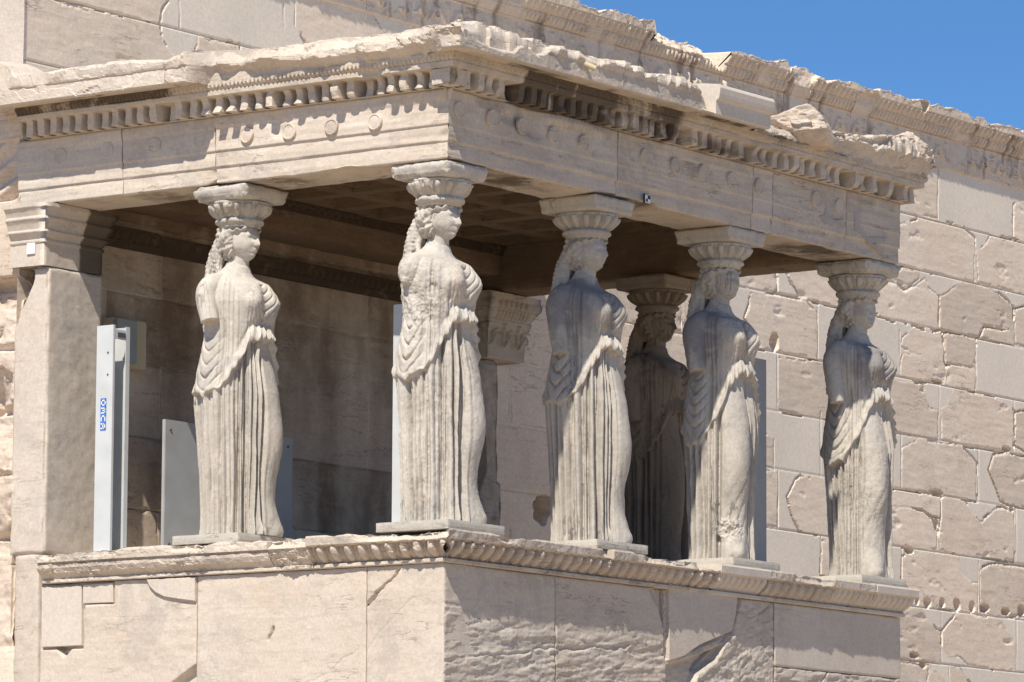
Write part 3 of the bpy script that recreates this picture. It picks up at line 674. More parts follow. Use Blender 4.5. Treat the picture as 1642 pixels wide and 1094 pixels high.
box_obj('podium_core', (0.2, 0.2, GZ-0.3), (5.98, DW-0.08, -0.24), M_PORCH, podium, step=0.4, amp=0.0, edge=0)
box_obj('podium_base', (-0.03, -0.03, GZ-0.3), (6.03, PD, ZB), M_PORCH, podium, step=0.06, amp=0.006, edge=0.015)
box_obj('porch_floor', (0.12, 0.12, -0.2), (5.98, DW-0.02, -0.004), M_PORCH, podium, step=0.1, amp=0.002, edge=0, wear=(0, 0.3, 0.5))

def podium_crown(face, t0, t1, seed, carved=1.0, worn=0.0, new=0.0, tint=0.5, m0=0.0, m1=0.0, plain=False, tongues=False, lipcut=0.0):
    if plain:
        fr = [(-0.2, -0.222), (0.012, -0.220), (0.03, -0.214), (0.03, -0.196), (0.016, -0.19), (0.03, -0.175), (0.062, -0.15), (0.082, -0.115), (0.085, -0.092), (0.07, -0.088), (0.07, -0.078), (0.10, -0.074), (0.105, -0.02), (0.10, -0.001)]
    else:
        fr = [(-0.2, -0.222), (0.018, -0.221), (0.03, -0.214), (0.03, -0.195), (0.02, -0.188), (0.028, -0.18), (0.06, -0.14), (0.085, -0.10), (0.09, -0.078), (0.105, -0.074), (0.122, -0.066), (0.126, -0.015), (0.118, -0.001)]
    def mod(T, O, Z, Wr, isf):
        P = np.stack([T, O*1.5+seed, Z], -1)
        if not plain:
            v = (Z+0.188)/0.11; w = isf & (Z > -0.19) & (Z < -0.077) & (O > 0)
            keep = np.clip(carved*(0.95+0.6*fbm(P*np.array([1.6, 1, 3]), 210+seed, 2)), 0, 1)
            if tongues:
                u = np.abs((T/0.082) % 1.0-0.5)*2; pat = (np.sqrt(np.clip(1-(u/0.85)**2, 0, 1))*np.clip(v*1.6, 0, 1)-0.7)*0.034
            else: pat = (eggs(T, v, 0.118)-0.45)*0.066
            O = np.where(w, O+pat*keep, O)
        nse = fbm(P*9, 220+seed, 4)
        # broken lip
        bite = np.clip(fbm(np.stack([T*3.2, Z*4, T*0+seed], -1), 230+seed, 3)+worn, 0, 1)
        lim = 0.135-(0.11*bite)*sstep(-0.09, -0.03, Z)-0.06*np.clip(worn-0.3, 0, 1)*(0.8+nse)
        O = np.where(isf, np.minimum(O, lim)+(0.010 if not new else 0.002)*nse+(0.028*np.clip(bite+0.10, 0, 1)*fract(P, 8.0, 260+seed) if not new else 0), O)
        Z = np.where(isf & (O > -0.1), np.minimum(Z, -lipcut+0.02*fbm(np.stack([T*6, O*9, T*0], -1), 240+seed, 3)*(0 if new else 1)-0.05*bite*sstep(0.02, 0.09, O)), Z)
        Wr[..., 1] = new; Wr[..., 2] = tint
        if not new and not plain: Wr[..., 0] = 0.4*np.clip(fbm(P*np.array([3, 2, 9]), 250+seed, 3)+0.1, 0, 1)*((Z < -0.06) & (O > 0.0))
        return T, O, Z, Wr
    V, Fq, Wr = sweep(fr, [(-0.3, -0.001), (-0.3, -0.222)], t0+0.002, t1-0.002, face, mod, m0, m1, dt=0.006, pstep=0.008)
    link('crown_block', mesh_from(V, Fq, Wr), M_PORCH, podium, smooth=False)
def tW(px, py=900): return on_x(px, py, -0.1)[1]
def tS(px, py=930): return on_y(px, py, -0.1)[0]
podium_crown('W', 0.0, tW(492), 1, 1.0, 0.06, tint=0.8, m0=1.0)
podium_crown('W', tW(492), tW(428), 2, 0.1, 0.62, tint=0.75)
podium_crown('W', tW(428), tW(57, 890), 3, 0.0, 0.02, tint=0.85, plain=True)
podium_crown('S', 0.0, tS(980), 4, 1.0, 0.08, tint=0.45, m0=1.0)
podium_crown('S', tS(980), tS(1119), 5, 0.8, 0.06, tint=0.4)
podium_crown('S', tS(1119), tS(1153), 6, 0.9, 0.5, tint=0.6, lipcut=0.055)
podium_crown('S', tS(1153), tS(1233), 7, 1.0, -0.6, new=0.9, tint=0.7, tongues=True)
podium_crown('S', tS(1233), tS(1345), 8, 0.45, 0.34, tint=0.4)
podium_crown('S', tS(1345), tS(1375), 9, 1.0, -0.5, new=0.6, tint=0.6, tongues=True)
podium_crown('S', tS(1375), tS(1403), 10, 1.0, 0.05, tint=0.55, tongues=True)
podium_crown('S', tS(1403), 6.0, 11, 1.0, -0.6, new=0.9, tint=0.66, m1=0.6, tongues=True)

# ------------------------------------------------------------------ porch entablature and roof
ent = thing('porch_entablature', 'broken marble entablature and flat roof with rows of dentils, carried on the statues', 'entablature', (3.0, 2.0, 2.56))
H1, H2 = 2.56, 3.04
def architrave(face, t0, t1, seed, m0=0.0, m1=0.0, tint=0.6, new=0.0, leaf=1.0, chipb=0.0):
    fr = [(-0.47, H1+0.002), (-0.02, H1), (0.0, H1+0.004), (0.0, H1+0.118), (0.010, H1+0.121), (0.010, H1+0.232), (0.020, H1+0.235), (0.020, H1+0.39), (0.030, H1+0.394), (0.034, H1+0.40), (0.062, H1+0.445), (0.066, H1+0.465), (0.066, H1+0.479)]
    def mod(T, O, Z, Wr, isf):
        P = np.stack([T, O+seed, Z], -1)
        if face == 'S': O = np.where(isf & (O > 0) & (Z < H1+0.392), O*0.35+0.012, O)
        v = (Z-H1-0.395)/0.06
        keep = np.clip(leaf+1.2*fbm(np.stack([T*1.3, T*0, T*0+seed], -1), 400+seed, 2), 0, 1)
        crown = isf & (Z > H1+0.392) & (O > 0)
        O = np.where(crown, 0.02+(O-0.02)*keep + (eggs(T, v, 0.05)-0.5)*0.018*keep, O)
        sm = np.clip(fbm(np.stack([T*0.9, Z*2, T*0+seed], -1), 405+seed, 3)*2+0.4, 0, 1)
        O = np.where(isf & (O > -0.1), np.minimum(O, 0.02*(1-sm)+O*sm+0.004), O)
        O = np.where(isf, O+0.006*fbm(P*np.array([3, 3, 10]), 410+seed, 4)+0.003*fbm(P*np.array([1.5, 1, 40]), 412, 2)-0.03*np.clip(fbm(P*np.array([2, 1, 3]), 415+seed, 3)-0.32, 0, 1)*3*(O > -0.1), O)
        if chipb > 0:
            b = chipb*np.clip(fbm(np.stack([T*2.1, T*0, T*0+seed], -1), 420+seed, 3)+0.10, 0, 1)
            Z = np.where(isf & (Z < H1+0.13), np.maximum(Z, H1+b*sstep(-0.25, 0.0, O)+0.0*Z), Z)
        Z = np.where(isf & (O < 0.0), Z+0.008*fbm(P*6, 425, 3), Z)
        Wr[..., 1] = new; Wr[..., 2] = tint
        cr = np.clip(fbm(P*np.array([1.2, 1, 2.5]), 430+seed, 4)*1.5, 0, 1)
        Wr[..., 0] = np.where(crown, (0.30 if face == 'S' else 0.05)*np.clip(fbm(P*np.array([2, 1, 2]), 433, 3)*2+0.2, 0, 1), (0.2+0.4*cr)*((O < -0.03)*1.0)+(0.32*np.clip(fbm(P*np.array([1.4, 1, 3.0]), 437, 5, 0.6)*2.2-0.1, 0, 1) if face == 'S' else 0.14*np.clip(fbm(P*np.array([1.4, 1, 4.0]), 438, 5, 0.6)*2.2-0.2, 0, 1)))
        return T, O, Z, Wr
    V, Fq, Wr = sweep(fr, [(-0.47, H2-0.001)], t0+(0.0 if m0 else 0.004), t1-0.004, face, mod, m0, m1, dt=0.01, pstep=0.01)
    return link('architrave_block', mesh_from(V, Fq, Wr), M_PORCH, ent, smooth=True)
def aW(px, py): return on_x(px, py, 0)[1]
def aS(px, py): return on_y(px, py, 0)[0]
architrave('W', 0.0, aW(348, 230), 1, m0=1.0, tint=0.95, leaf=-0.3, chipb=0.04)
architrave('W', aW(348, 230), aW(199, 240), 2, tint=0.9, leaf=-0.1, chipb=0.22)
architrave('W', aW(199, 240), DW, 3, tint=0.9, new=0.5, leaf=0.2)
architrave('S', 0.0, aS(987, 250), 4, m0=1.0, tint=0.5, leaf=0.35, chipb=0.05)
architrave('S', aS(987, 250), aS(1204, 320), 5, tint=0.5, leaf=0.3, chipb=0.03)
architrave('S', aS(1204, 320), aS(1236, 330), 6, tint=0.6, new=0.6, leaf=0.8)
architrave('S', aS(1236, 330), aS(1354, 360), 7, tint=0.4, leaf=-0.2, chipb=0.03)
architrave('S', aS(1354, 360), 5.99, 8, tint=0.3, leaf=1.0)
box_obj('architrave_block', (5.52, 0.05, H1+0.004), (5.98, DW, H2-0.003), M_INNER, ent, step=0.04, amp=0.008, edge=0.02, wear=(0.2, 0, 0.4))
box_obj('architrave_block', (0.47, 3.5, H1+0.12), (5.52, DW, H2-0.003), M_INNER, ent, step=0.06, amp=0.004, edge=0.01, wear=(0.1, 0, 0.6))

M_C = lambda pts: [(on_y(1240+a/3.907, 180+b/3.907, -0.02)[0], on_y(1240+a/3.907, 180+b/3.907, -0.02)[2]) for a, b in pts]
for pts in ([(325, 560), (345, 650), (385, 680), (440, 668), (438, 695), (370, 692), (325, 700), (290, 652), (322, 640)],
            [(505, 632), (542, 628), (540, 715), (590, 785), (715, 788), (690, 822), (600, 826), (560, 770), (512, 742)],
            [(600, 826), (640, 820), (655, 850), (700, 900), (690, 905), (640, 852)]):
    o = prism('mortar_repair', M_C(pts), 0, 'S', -0.02, 0.0235, M_CEMENT, ent, bev=False)
# discs on the top fascia
def disc(face, t, z, r, d, tilt=0.0, tint=0.6):
    bm = bmesh.new(); n = 28; rings = [(r, 0.0), (r, d*0.8), (r*0.93, d), (r*0.84, d), (r*0.80, d*0.82), (r*0.4, d*0.86), (0.004, d*0.9)]
    rows = []
    for k, (rr, dd) in enumerate(rings):
        row = []
        for i in range(n):
            a = 2*math.pi*i/n; q = rr*(1+0.03*math.sin(3*a+t*7))
            u, w = q*math.cos(a), q*math.sin(a)
            o = 0.016+dd
            row.append(bm.verts.new((t+u, -o, z+w) if face == 'S' else (-o, t+u, z+w)))
        rows.append(row)
    for a, b in zip(rows[:-1], rows[1:]):
        for i in range(n): bm.faces.new((a[i], a[(i+1) % n], b[(i+1) % n], b[i]))
    bm.faces.new(rows[-1])
    bmesh.ops.recalc_face_normals(bm, faces=bm.faces[:])
    me = bpy.data.meshes.new('disc'); bm.to_mesh(me); bm.free()
    o = link('disc', me, M_PORCH, ent, smooth=False); set_wear(me, np.array([0, 0, tint], np.float32))
for px, py, d in [(97, 251, .010), (172, 241, .012), (248, 233, .010), (320, 224, .006), (397, 217, .026), (465, 212, .024), (533, 204, .026), (603, 196, .026)]:
    p = on_x(px, py, -0.02); disc('W', p[1], p[2], 0.058, d, tint=0.9)
for px, py, d in [(735, 177, .012), (787, 190, .012), (836, 202, .014), (885, 217, .014), (934, 230, .014), (1033, 252, .008), (1081, 266, .014), (1126, 277, .012), (1172, 289, .010), (1216, 299, .014), (1307, 320, .012), (1345, 331, .006)]:
    p = on_y(px, py, -0.02); disc('S', p[0], p[2], 0.060, d+0.010, tint=0.5)

# dentil course
def dentils(face, t0, t1, seed, m0, m1, pitch, worn, crustf, special=()):
    oB, oD = -0.03, 0.150
    fr = [(-0.3, H2), (-0.02, H2), (0.145, H2+0.004), (0.16, H2+0.012), (0.16, H2+0.112), (0.165, H2+0.120), (0.175, H2+0.124), (0.178, H2+0.155), (0.18, H2+0.160), (0.205, H2+0.195), (0.21, H2+0.212)]
    def mod(T, O, Z, Wr, isf):
        P = np.stack([T, O+seed, Z], -1)
        u = (T/pitch) % 1.0; d = np.abs(u-0.5)
        tooth = 1-sstep(0.275, 0.305, d+0.03*fbm(P*np.array([6, 1, 14]), 500+seed, 3))
        wr = worn(T)*np.clip(0.5+fbm(np.stack([np.floor(T/pitch)*1.7, Z*9, T*0+seed], -1), 510+seed, 2), 0, 1)
        rnd = 0.07*wr*(1+np.cos(np.clip((H2+0.06-Z)/0.10, -1, 1)*2.6))*0.5 + 0.04*wr*(d/0.3)**2
        zr = (Z-H2)/0.116
        ti = np.floor(T/pitch); hs = np.sin(ti*91.7+seed*13.1)*4375.85; hs = hs-np.floor(hs)
        tooth = tooth*np.where(hs < 0.07, 0.45, np.where(hs < 0.2, 0.85, 1.0))
        Od = oD-rnd-0.03*np.clip(1-zr*4, 0, 1)*wr
        inz = isf & (Z > H2+0.002) & (Z < H2+0.116) & (O > 0.06)
        low = isf & (Z <= H2+0.012) & (O > 0.06)
        O2 = np.where(inz, oB+(np.minimum(O, Od)-oB)*tooth, O)
        lf = isf & (Z >= H2+0.157)
        O2 = np.where(lf, O2+(eggs(T, (Z-H2-0.157)/0.055, 0.036)-0.5)*0.022, O2)
        chipm = np.clip(fbm(P*np.array([2.2, 1, 6]), 520+seed, 3)+worn(T)*0.35-0.25, 0, 1)
        O2 = np.where(isf & (Z >= H2+0.116) & (O > 0), np.minimum(O2, 0.20-0.10*chipm*(Z < H2+0.16)), O2)
        O2 = np.where(isf, O2+0.005*fbm(P*16, 530+seed, 3), O2)
        Wr[..., 2] = 0.55 if face == 'S' else 0.75
        Wr[..., 0] = np.where(isf & (O > 0), crustf(T, Z, P), 0)
        for a, b in special: Wr[..., 1] = np.where((T > a) & (T < b) & (Z < H2+0.118), 1, Wr[..., 1])
        return T, O2, Z, Wr
    V, Fq, Wr = sweep(fr, [(-0.3, H2+0.212)], t0+0.001, t1-0.001, face, mod, m0, m1, dt=0.0055, pstep=0.007)
    link('dentil_band', mesh_from(V, Fq, Wr), M_PORCH, ent, smooth=False)
def crW(T, Z, P):
    n = fbm(P*np.array([1.5, 1.5, 3]), 540, 3)
    far = sstep(2.0, 2.4, T)*sstep(H2+0.13, H2+0.17, Z)
    return np.clip(far*(0.66+0.4*n)+0.25*np.clip(n*2, 0, 1), 0, 1)
def crS(T, Z, P):
    n = fbm(P*np.array([0.9, 1, 3]), 541, 4)
    m = sstep(0.62, 0.72, T+0.06*n)*(1-sstep(2.5, 2.75, T+0.2*n))
    streak = 1-0.8*np.clip(1-np.abs(T-1.27)/0.07, 0, 1)-0.8*np.clip(1-np.abs(T-1.06)/0.04, 0, 1)
    return np.clip(m*streak*(0.62+0.5*n)+0.5*np.clip(n*1.6+0.15, 0, 1), 0, 1)
dentils('W', 0.0, DW-0.12, 1, 1.0, 0.0, 0.117, lambda T: 0.2+0.5*(1-sstep(1.9, 2.2, T)), crW)
xd = [on_y(p, 245, -0.15)[0] for p in (1152, 1199)]
dentils('S', 0.0, 5.99, 2, 1.0, 0.6, 0.127, lambda T: 0.40+0.15*sstep(2.2, 3, T)+0.12*np.sin(T*2.1), crS, [(xd[0], xd[1])])

# corona / cornice
def cornice(face, t0, t1, seed, mod_extra, m0=0.0, m1=0.0, tint=0.8, new=0.0, top=None, amp=0.012):
    z0 = H2+0.212
    fr = [(-0.45, z0), (0.0, z0), (0.20, z0+0.001), (0.315, z0+0.006), (0.325, z0-0.012), (0.37, z0-0.012), (0.377, z0-0.004), (0.38, z0+0.10), (0.39, z0+0.105), (0.40, z0+0.125), (0.405, z0+0.145), (0.39, z0+0.165), (0.25, z0+0.185), (0.0, z0+0.20)]
    def mod(T, O, Z, Wr, isf):
        P = np.stack([T, O+seed*1.7, Z], -1)
        O, Z = mod_extra(T, O, Z, P, isf)
        act = isf & (O > 0.02)
        n = fbm(P*10, 600+seed, 5, 0.6)
        O0 = O; sc = -0.8*fract(P*np.array([0.8, 1, 1.1]), 4.5, 640+seed)
        O = np.where(act, O+amp*(0.25*n-2.6*sc)*sstep(0.18, 0.26, O0), O); Z = np.where(act & (Z > z0+0.03), Z+amp*(0.3*fbm(P*9, 610+seed, 4)-1.5*sc), Z)
        if top is not None:
            Z = np.where(isf & (Z > z0+0.12), Z+(top(T)-(z0+0.15))*sstep(z0+0.10, z0+0.16, Z), Z)
        Wr[..., 2] = tint; Wr[..., 1] = new
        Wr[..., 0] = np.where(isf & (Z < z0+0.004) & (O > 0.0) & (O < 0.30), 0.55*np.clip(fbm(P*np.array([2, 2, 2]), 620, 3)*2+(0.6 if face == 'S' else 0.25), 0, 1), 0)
        return T, O, Z, Wr
    V, Fq, Wr = sweep(fr, [(-0.45, z0+0.21)], t0+0.002, t1-0.002, face, mod, m0, m1, dt=0.009, pstep=0.010)
    link('cornice_block', mesh_from(V, Fq, Wr), M_PORCH, ent, smooth=False)
ZC = H2+0.212
topW_px = [(0,103),(20,112),(40,128),(80,122),(115,117),(220,102),(280,102),(300,92),(325,87),(425,82),(500,70),(560,64),(625,57),(687,47),(720,47),(750,47)]
tw = np.array([on_x(a, b, -0.3)[1:] for a, b in topW_px]); tw = tw[np.argsort(tw[:, 0])]
topS_px = [(745,44),(770,44),(820,62),(870,74),(935,92),(985,107),(1035,125),(1080,132),(1140,147),(1240,175),(1335,213),(1386,225),(1440,228),(1470,226),(1488,245)]
ts_ = np.array([on_y(a, b, -0.3)[[0, 2]] for a, b in topS_px])
def topW(T): return np.interp(T, tw[:, 0], tw[:, 1])+0.012*n1(T, 7, 71)
def topS(T): return np.interp(T, ts_[:, 0], ts_[:, 1])+0.022*sstep(-0.06, 0.06, n1(T, 4, 72))-0.011+0.010*sstep(0, 0.08, n1(T, 12, 73))-0.005+0.008*n1(T, 30, 74)
yb0 = on_x(312, 127, -0.3)[1]
def dW(T, O, Z, P, isf):
    b = sstep(yb0+0.06, yb0-0.12, T+0.05*n1(Z*30, 1, 91)) if False else (1-sstep(yb0-0.12, yb0+0.05, T))
    b = b*sstep(-0.30, 0.10, T)
    lowz = ZC+0.085+0.05*n1(T, 2.6, 81)+0.03*n1(T, 8, 82)
    bite = np.clip(0.06+0.10*n1(T, 1.9, 83)+0.05*n1(T, 6, 84), -0.02, 0.2)
    lim = 0.41-b*(0.10+bite+np.clip(lowz-Z, 0, 1)*1.5+1.0*np.clip(Z-ZC-0.11, 0, 1))
    lim = np.maximum(lim, 0.19)
    # small patch near the joint and the damaged far end
    far = sstep(2.9, 3.2, T)
    lim = lim-0.05*far*np.clip(n1(T, 5, 85)+0.3, 0, 1)*(Z > ZC+0.1)
    O = np.where(isf, np.minimum(O, lim), O)
    Z = np.where(isf & (O > 0.2) & (b > 0.5) & (Z < ZC+0.0), ZC, Z)
    return O, Z
xs1, xs2 = [on_y(p, 300, -0.32)[0]-0.0 for p in (0, 0)]
xN0 = on_y(1150, 165, -0.39)[0]; xN1 = on_y(1238, 185, -0.39)[0]; xG1 = on_y(1335, 215, -0.25)[0]
def dS1(T, O, Z, P, isf):
    c = 1-sstep(0.0, 0.35, T+0.3)
    zz_ = (Z-ZC)/0.15
    bite = (0.05*sstep(-0.02, 0.02, n1(T+0.04*n1(Z, 9, 96), 2.2, 86)-0.55+0.52*zz_)+0.025*sstep(0.0, 0.03, n1(T+0.03*n1(Z, 14, 97), 6.0, 87)-0.5+0.5*zz_))*sstep(ZC+0.01, ZC+0.05, Z)
    lim = 0.41-bite-0.05*np.clip(n1(T, 2.2, 88), 0, 1)
    lim = lim - 0.10*sstep(xN0-0.22, xN0-0.12, T+0.05*n1(Z, 12, 99))*sstep(ZC-0.02, ZC+0.03, Z)
    lim = lim - 0.9*np.clip(Z-ZC-0.12, 0, 1)*np.clip(0.5+n1(T, 4, 89), 0, 1)
    O = np.where(isf, np.minimum(O, np.maximum(lim, 0.22)), O)
    return O, Z
def dGap(T, O, Z, P, isf):
    lim = 0.235-0.7*np.clip(Z-ZC-0.02, 0, 0.3)+0.02*n1(T, 8, 90)
    O = np.where(isf, np.minimum(O, np.maximum(lim, 0.03)), O)
    return O, np.where(isf, np.minimum(Z, ZC+0.07+0.03*n1(T, 6, 93)), Z)
def dEnd(T, O, Z, P, isf):
    n = n1(T, 3.4, 94); lim = 0.27+0.05*n+0.03*n1(T, 11, 95)-0.9*np.clip(ZC+0.10-Z, 0, 1)*0.8-0.5*np.clip(Z-ZC-0.12, 0, 1)
    O = np.where(isf, np.minimum(O, np.maximum(lim, 0.20)), O)
    return O, Z
cornice('W', 0.0, on_x(276, 110, -0.3)[1], 1, dW, m0=1.0, tint=1.0, top=topW, amp=0.013)
cornice('W', on_x(276, 110, -0.3)[1], 4.05, 2, dW, tint=1.0, new=0.15, top=topW, amp=0.005)
cornice('S', 0.0, on_y(985, 120, -0.3)[0], 3, dS1, m0=1.0, tint=0.7, top=topS, amp=0.0035)
cornice('S', on_y(985, 120, -0.3)[0], xN0, 4, dS1, tint=0.7, top=topS, amp=0.004)
cornice('S', xN0, xN1, 5, lambda T, O, Z, P, f: (np.where(f & (O > 0.25) & (Z > ZC+0.09), O+0.012, O), Z), tint=0.95, new=1.0, top=lambda T: topS(T)*0+ZC+0.195, amp=0.0)
cornice('S', xN1, xG1, 6, dGap, tint=0.5, amp=0.016)
cornice('S', xG1, 5.99, 7, dEnd, m1=0.30, tint=0.55, top=topS, amp=0.022)
box_obj('cornice_block', (5.70, 0.4, H2), (6.2, DW, H2+0.36), M_PORCH, ent, step=0.04, amp=0.012, edge=0.02)
# roof slabs and coffered ceiling
def ceiling():
    x0, x1, y0, y1 = 0.46, 5.53, 0.46, 3.52; nx, ny = 9, 5
    zb = 2.93
    bm = bmesh.new()
    px = (x1-x0)/nx; py = (y1-y0)/ny
    for i in range(nx):
        for j in range(ny):
            prev = None
            for (ins, z) in ((0.0, zb), (0.07, zb), (0.07, zb+0.04), (0.12, zb+0.04), (0.12, zb+0.10)):
                q = [bm.verts.new((x0+i*px+a, y0+j*py+b, z)) for a, b in ((ins, ins), (px-ins, ins), (px-ins, py-ins), (ins, py-ins))]
                if prev:
                    for k in range(4): bm.faces.new((prev[k], q[k], q[(k+1) % 4], prev[(k+1) % 4]))
                prev = q
            bm.faces.new(prev)
    bmesh.ops.remove_doubles(bm, verts=bm.verts[:], dist=0.0005)
    o = bm_obj('coffered_ceiling', bm, M_INNER, ent); set_wear(o.data, np.array([0.1, 0, 0.6], np.float32))
ceiling()
box_obj('roof_slab', (0.40, 0.40, 3.05), (5.75, DW-0.01, 3.40), M_PORCH, ent, step=0.15, amp=0.01, edge=0.02)
# carved bands on the inner wall
def band(name, z0, z1, out, seed, x0, x1, y, parent):
    fr = [(0.0, z0), (out*0.4, z0+0.004), (out*0.45, z0+0.3*(z1-z0)), (out*0.6, z0+0.32*(z1-z0)), (out*0.95, z0+0.8*(z1-z0)), (out, z0+0.82*(z1-z0)), (out, z1)]
    def mod(T, O, Z, Wr, isf):
        P = np.stack([T, O, Z], -1); v = (Z-z0)/(z1-z0)
        O = np.where(isf, O+(v > 0.34)*(v < 0.8)*(eggs(T, (v-0.34)/0.46, 0.09)-0.5)*0.02, O)
        O = np.where(isf, np.minimum(O, out*1.1-out*0.9*np.clip(fbm(np.stack([T*1.6, T*0, T*0], -1), seed, 3)*4-0.4, 0, 1))+0.004*fbm(P*14, seed, 3), O)
        Wr[..., 0] = 0.62; Wr[..., 2] = 0.4
        return T, O, Z, Wr
    V, Fq, Wr = sweep(fr, [(-0.03, z1), (-0.03, z0)], x0, x1, 'S', mod, dt=0.012, pstep=0.012, origin=y)
    link(name, mesh_from(V, Fq, Wr), M_INNER, parent, smooth=False)
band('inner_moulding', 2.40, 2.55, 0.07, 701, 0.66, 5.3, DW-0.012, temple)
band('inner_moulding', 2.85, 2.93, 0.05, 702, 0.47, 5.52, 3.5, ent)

# ------------------------------------------------------------------ anta pillars
def square_capital(name, x0, x1, y0, y1, prof, parent, tint, new, crust, carved):
    """moulded capital of a wall pillar: profile swept round west, south and east sides"""
    fr = densify(prof, 0.008); pts = []
    st = 0.01
    path = [(x0, y1, -1, 0)]; W_ = []
    n1_ = int((y1-y0)/st); n2_ = int((x1-x0)/st)
    rows = []
    for k in range(n1_+1): rows.append((x0, y1-(y1-y0)*k/n1_, -1, -(k/n1_)**40, 'w'))
    for k in range(n2_+1): rows.append((x0+(x1-x0)*k/n2_, y0, -((1-k/n2_)**40)+(k/n2_)**40, -1, 's'))
    for k in range(n1_+1): rows.append((x1, y0+(y1-y0)*k/n1_, 1, -((1-k/n1_)**40), 'e'))
    rows = np.array([r[:4] for r in rows], np.float32)
    V = np.zeros((len(rows), len(fr), 3), np.float32)
    s = np.concatenate([[0], np.cumsum(np.hypot(np.diff(rows[:, 0]), np.diff(rows[:, 1])))])
    v = (fr[:, 1]-fr[0, 1])/(fr[-1, 1]-fr[0, 1])
    O = np.broadcast_to(fr[:, 0], (len(rows), len(fr))).copy(); S = np.broadcast_to(s[:, None], O.shape)
    if carved:
        vv = np.broadcast_to(v, O.shape)
        O += (vv > 0.60)*(vv < 0.74)*(eggs(S, (vv-0.6)/0.14, 0.05)-0.5)*0.02+(vv > 0.76)*(vv < 0.9)*(eggs(S, (vv-0.76)/0.14, 0.07)-0.5)*0.024
        O += (vv > 0.1)*(vv < 0.55)*anthemion(S, (vv-0.1)*0.5, 0.2)*0.02
    V[..., 0] = rows[:, None, 0]+rows[:, None, 2]*O; V[..., 1] = rows[:, None, 1]+rows[:, None, 3]*O; V[..., 2] = fr[None, :, 1]
    V += 0.003*np.stack([fbm(V*12, 800+i, 3) for i in range(3)], -1)
    fq = grid_faces(len(rows), len(fr))
    Wv = np.zeros(V.shape, np.float32); Wv[..., 2] = tint; Wv[..., 1] = new
    Wv[..., 0] = np.clip(sstep(x0+0.30, x0+0.42, V[..., 0])*crust, 0, 1)+(0.15 if carved else 0)  # darkens towards the right by the given amount; carved one slightly darker throughout
    # lids
    nV = V.reshape(-1, 3); k = len(fr)
    bot = [0, (n1_)*k, (n1_+1+n2_)*k, (len(rows)-1)*k]
    F2 = np.array([[bot[0], bot[1], bot[2], bot[3]], [bot[3]+k-1, bot[2]+k-1, bot[1]+k-1, bot[0]+k-1]])
    me = mesh_from(nV, np.concatenate([fq, F2]), Wv.reshape(-1, 3))
    return link(name, me, M_PORCH, parent)
anta = thing('anta_pillar', 'plain square wall pillar in full sun at the left end of the porch, moulded capital on top', 'pillar', (0.3, 3.75, 0.0))
def anta_xf(V):
    x, y, z = V[:, 0], V[:, 1], V[:, 2]
    n = fbm(V*6, 820, 3)
    top = sstep(1.55, 2.05, z+0.10*n)
    V = V.copy(); V[:, 1] = np.minimum(y, 3.93-0.20*top+0.05*n*top)
    V[:, 0] = x-0.02*sstep(0.45, 0.62, x)*np.clip(n+0.3, 0, 1)
    return V
box_obj('shaft', (0.0, 3.60, 0.0), (0.62, 3.93, 2.105), M_PORCH, anta, step=0.015, amp=0.005, edge=0.012, big=0.02, seed=3, wear=(0, 0.35, 0.8), xf=anta_xf)
capp = [(0.045, 2.105), (0.045, 2.27), (0.055, 2.275), (0.055, 2.295), (0.045, 2.30), (0.07, 2.34), (0.08, 2.345), (0.082, 2.36), (0.07, 2.365), (0.085, 2.41), (0.10, 2.435), (0.105, 2.44), (0.105, 2.455), (0.095, 2.46), (0.11, 2.50), (0.125, 2.52), (0.13, 2.525), (0.13, 2.555)]
capp = [(o-0.0, z) for o, z in capp]
square_capital('capital', 0.0, 0.56, 3.65, 3.93, capp, anta, 0.8, 0.35, 0.95, False)
anta2 = thing('anta_pillar', 'shadowed wall pillar with a carved capital at the far inner corner, its shaft broken away', 'pillar', (5.75, 3.75, 0.0))
def anta2_xf(V):
    n = fbm(V*3.5, 830, 4); V = V.copy()
    V[:, 0] = np.minimum(V[:, 0], 5.68+0.02*n+0.05*(V[:, 2] < 1.0))
    cut = sstep(0.9, 1.1, V[:, 2])*(1-sstep(1.3, 1.7, V[:, 2]))
    V[:, 0] = np.maximum(V[:, 0], 5.44+0.10*cut+0.03*n)
    return V
box_obj('shaft', (5.42, 3.66, 0.0), (5.95, 3.93, 2.02), M_PORCH, anta2, step=0.02, amp=0.012, edge=0.03, big=0.05, seed=7, wear=(0.3, 0, 0.5), xf=anta2_xf)
cap2 = [(0.0, 2.02), (0.01, 2.03), (0.02, 2.25), (0.035, 2.26), (0.045, 2.30), (0.06, 2.35), (0.065, 2.36), (0.10, 2.43), (0.105, 2.44), (0.11, 2.53), (0.11, 2.555)]
square_capital('capital', 5.48, 5.98, 3.62, 3.93, cap2, anta2, 0.6, 0.0, 0.0, True)

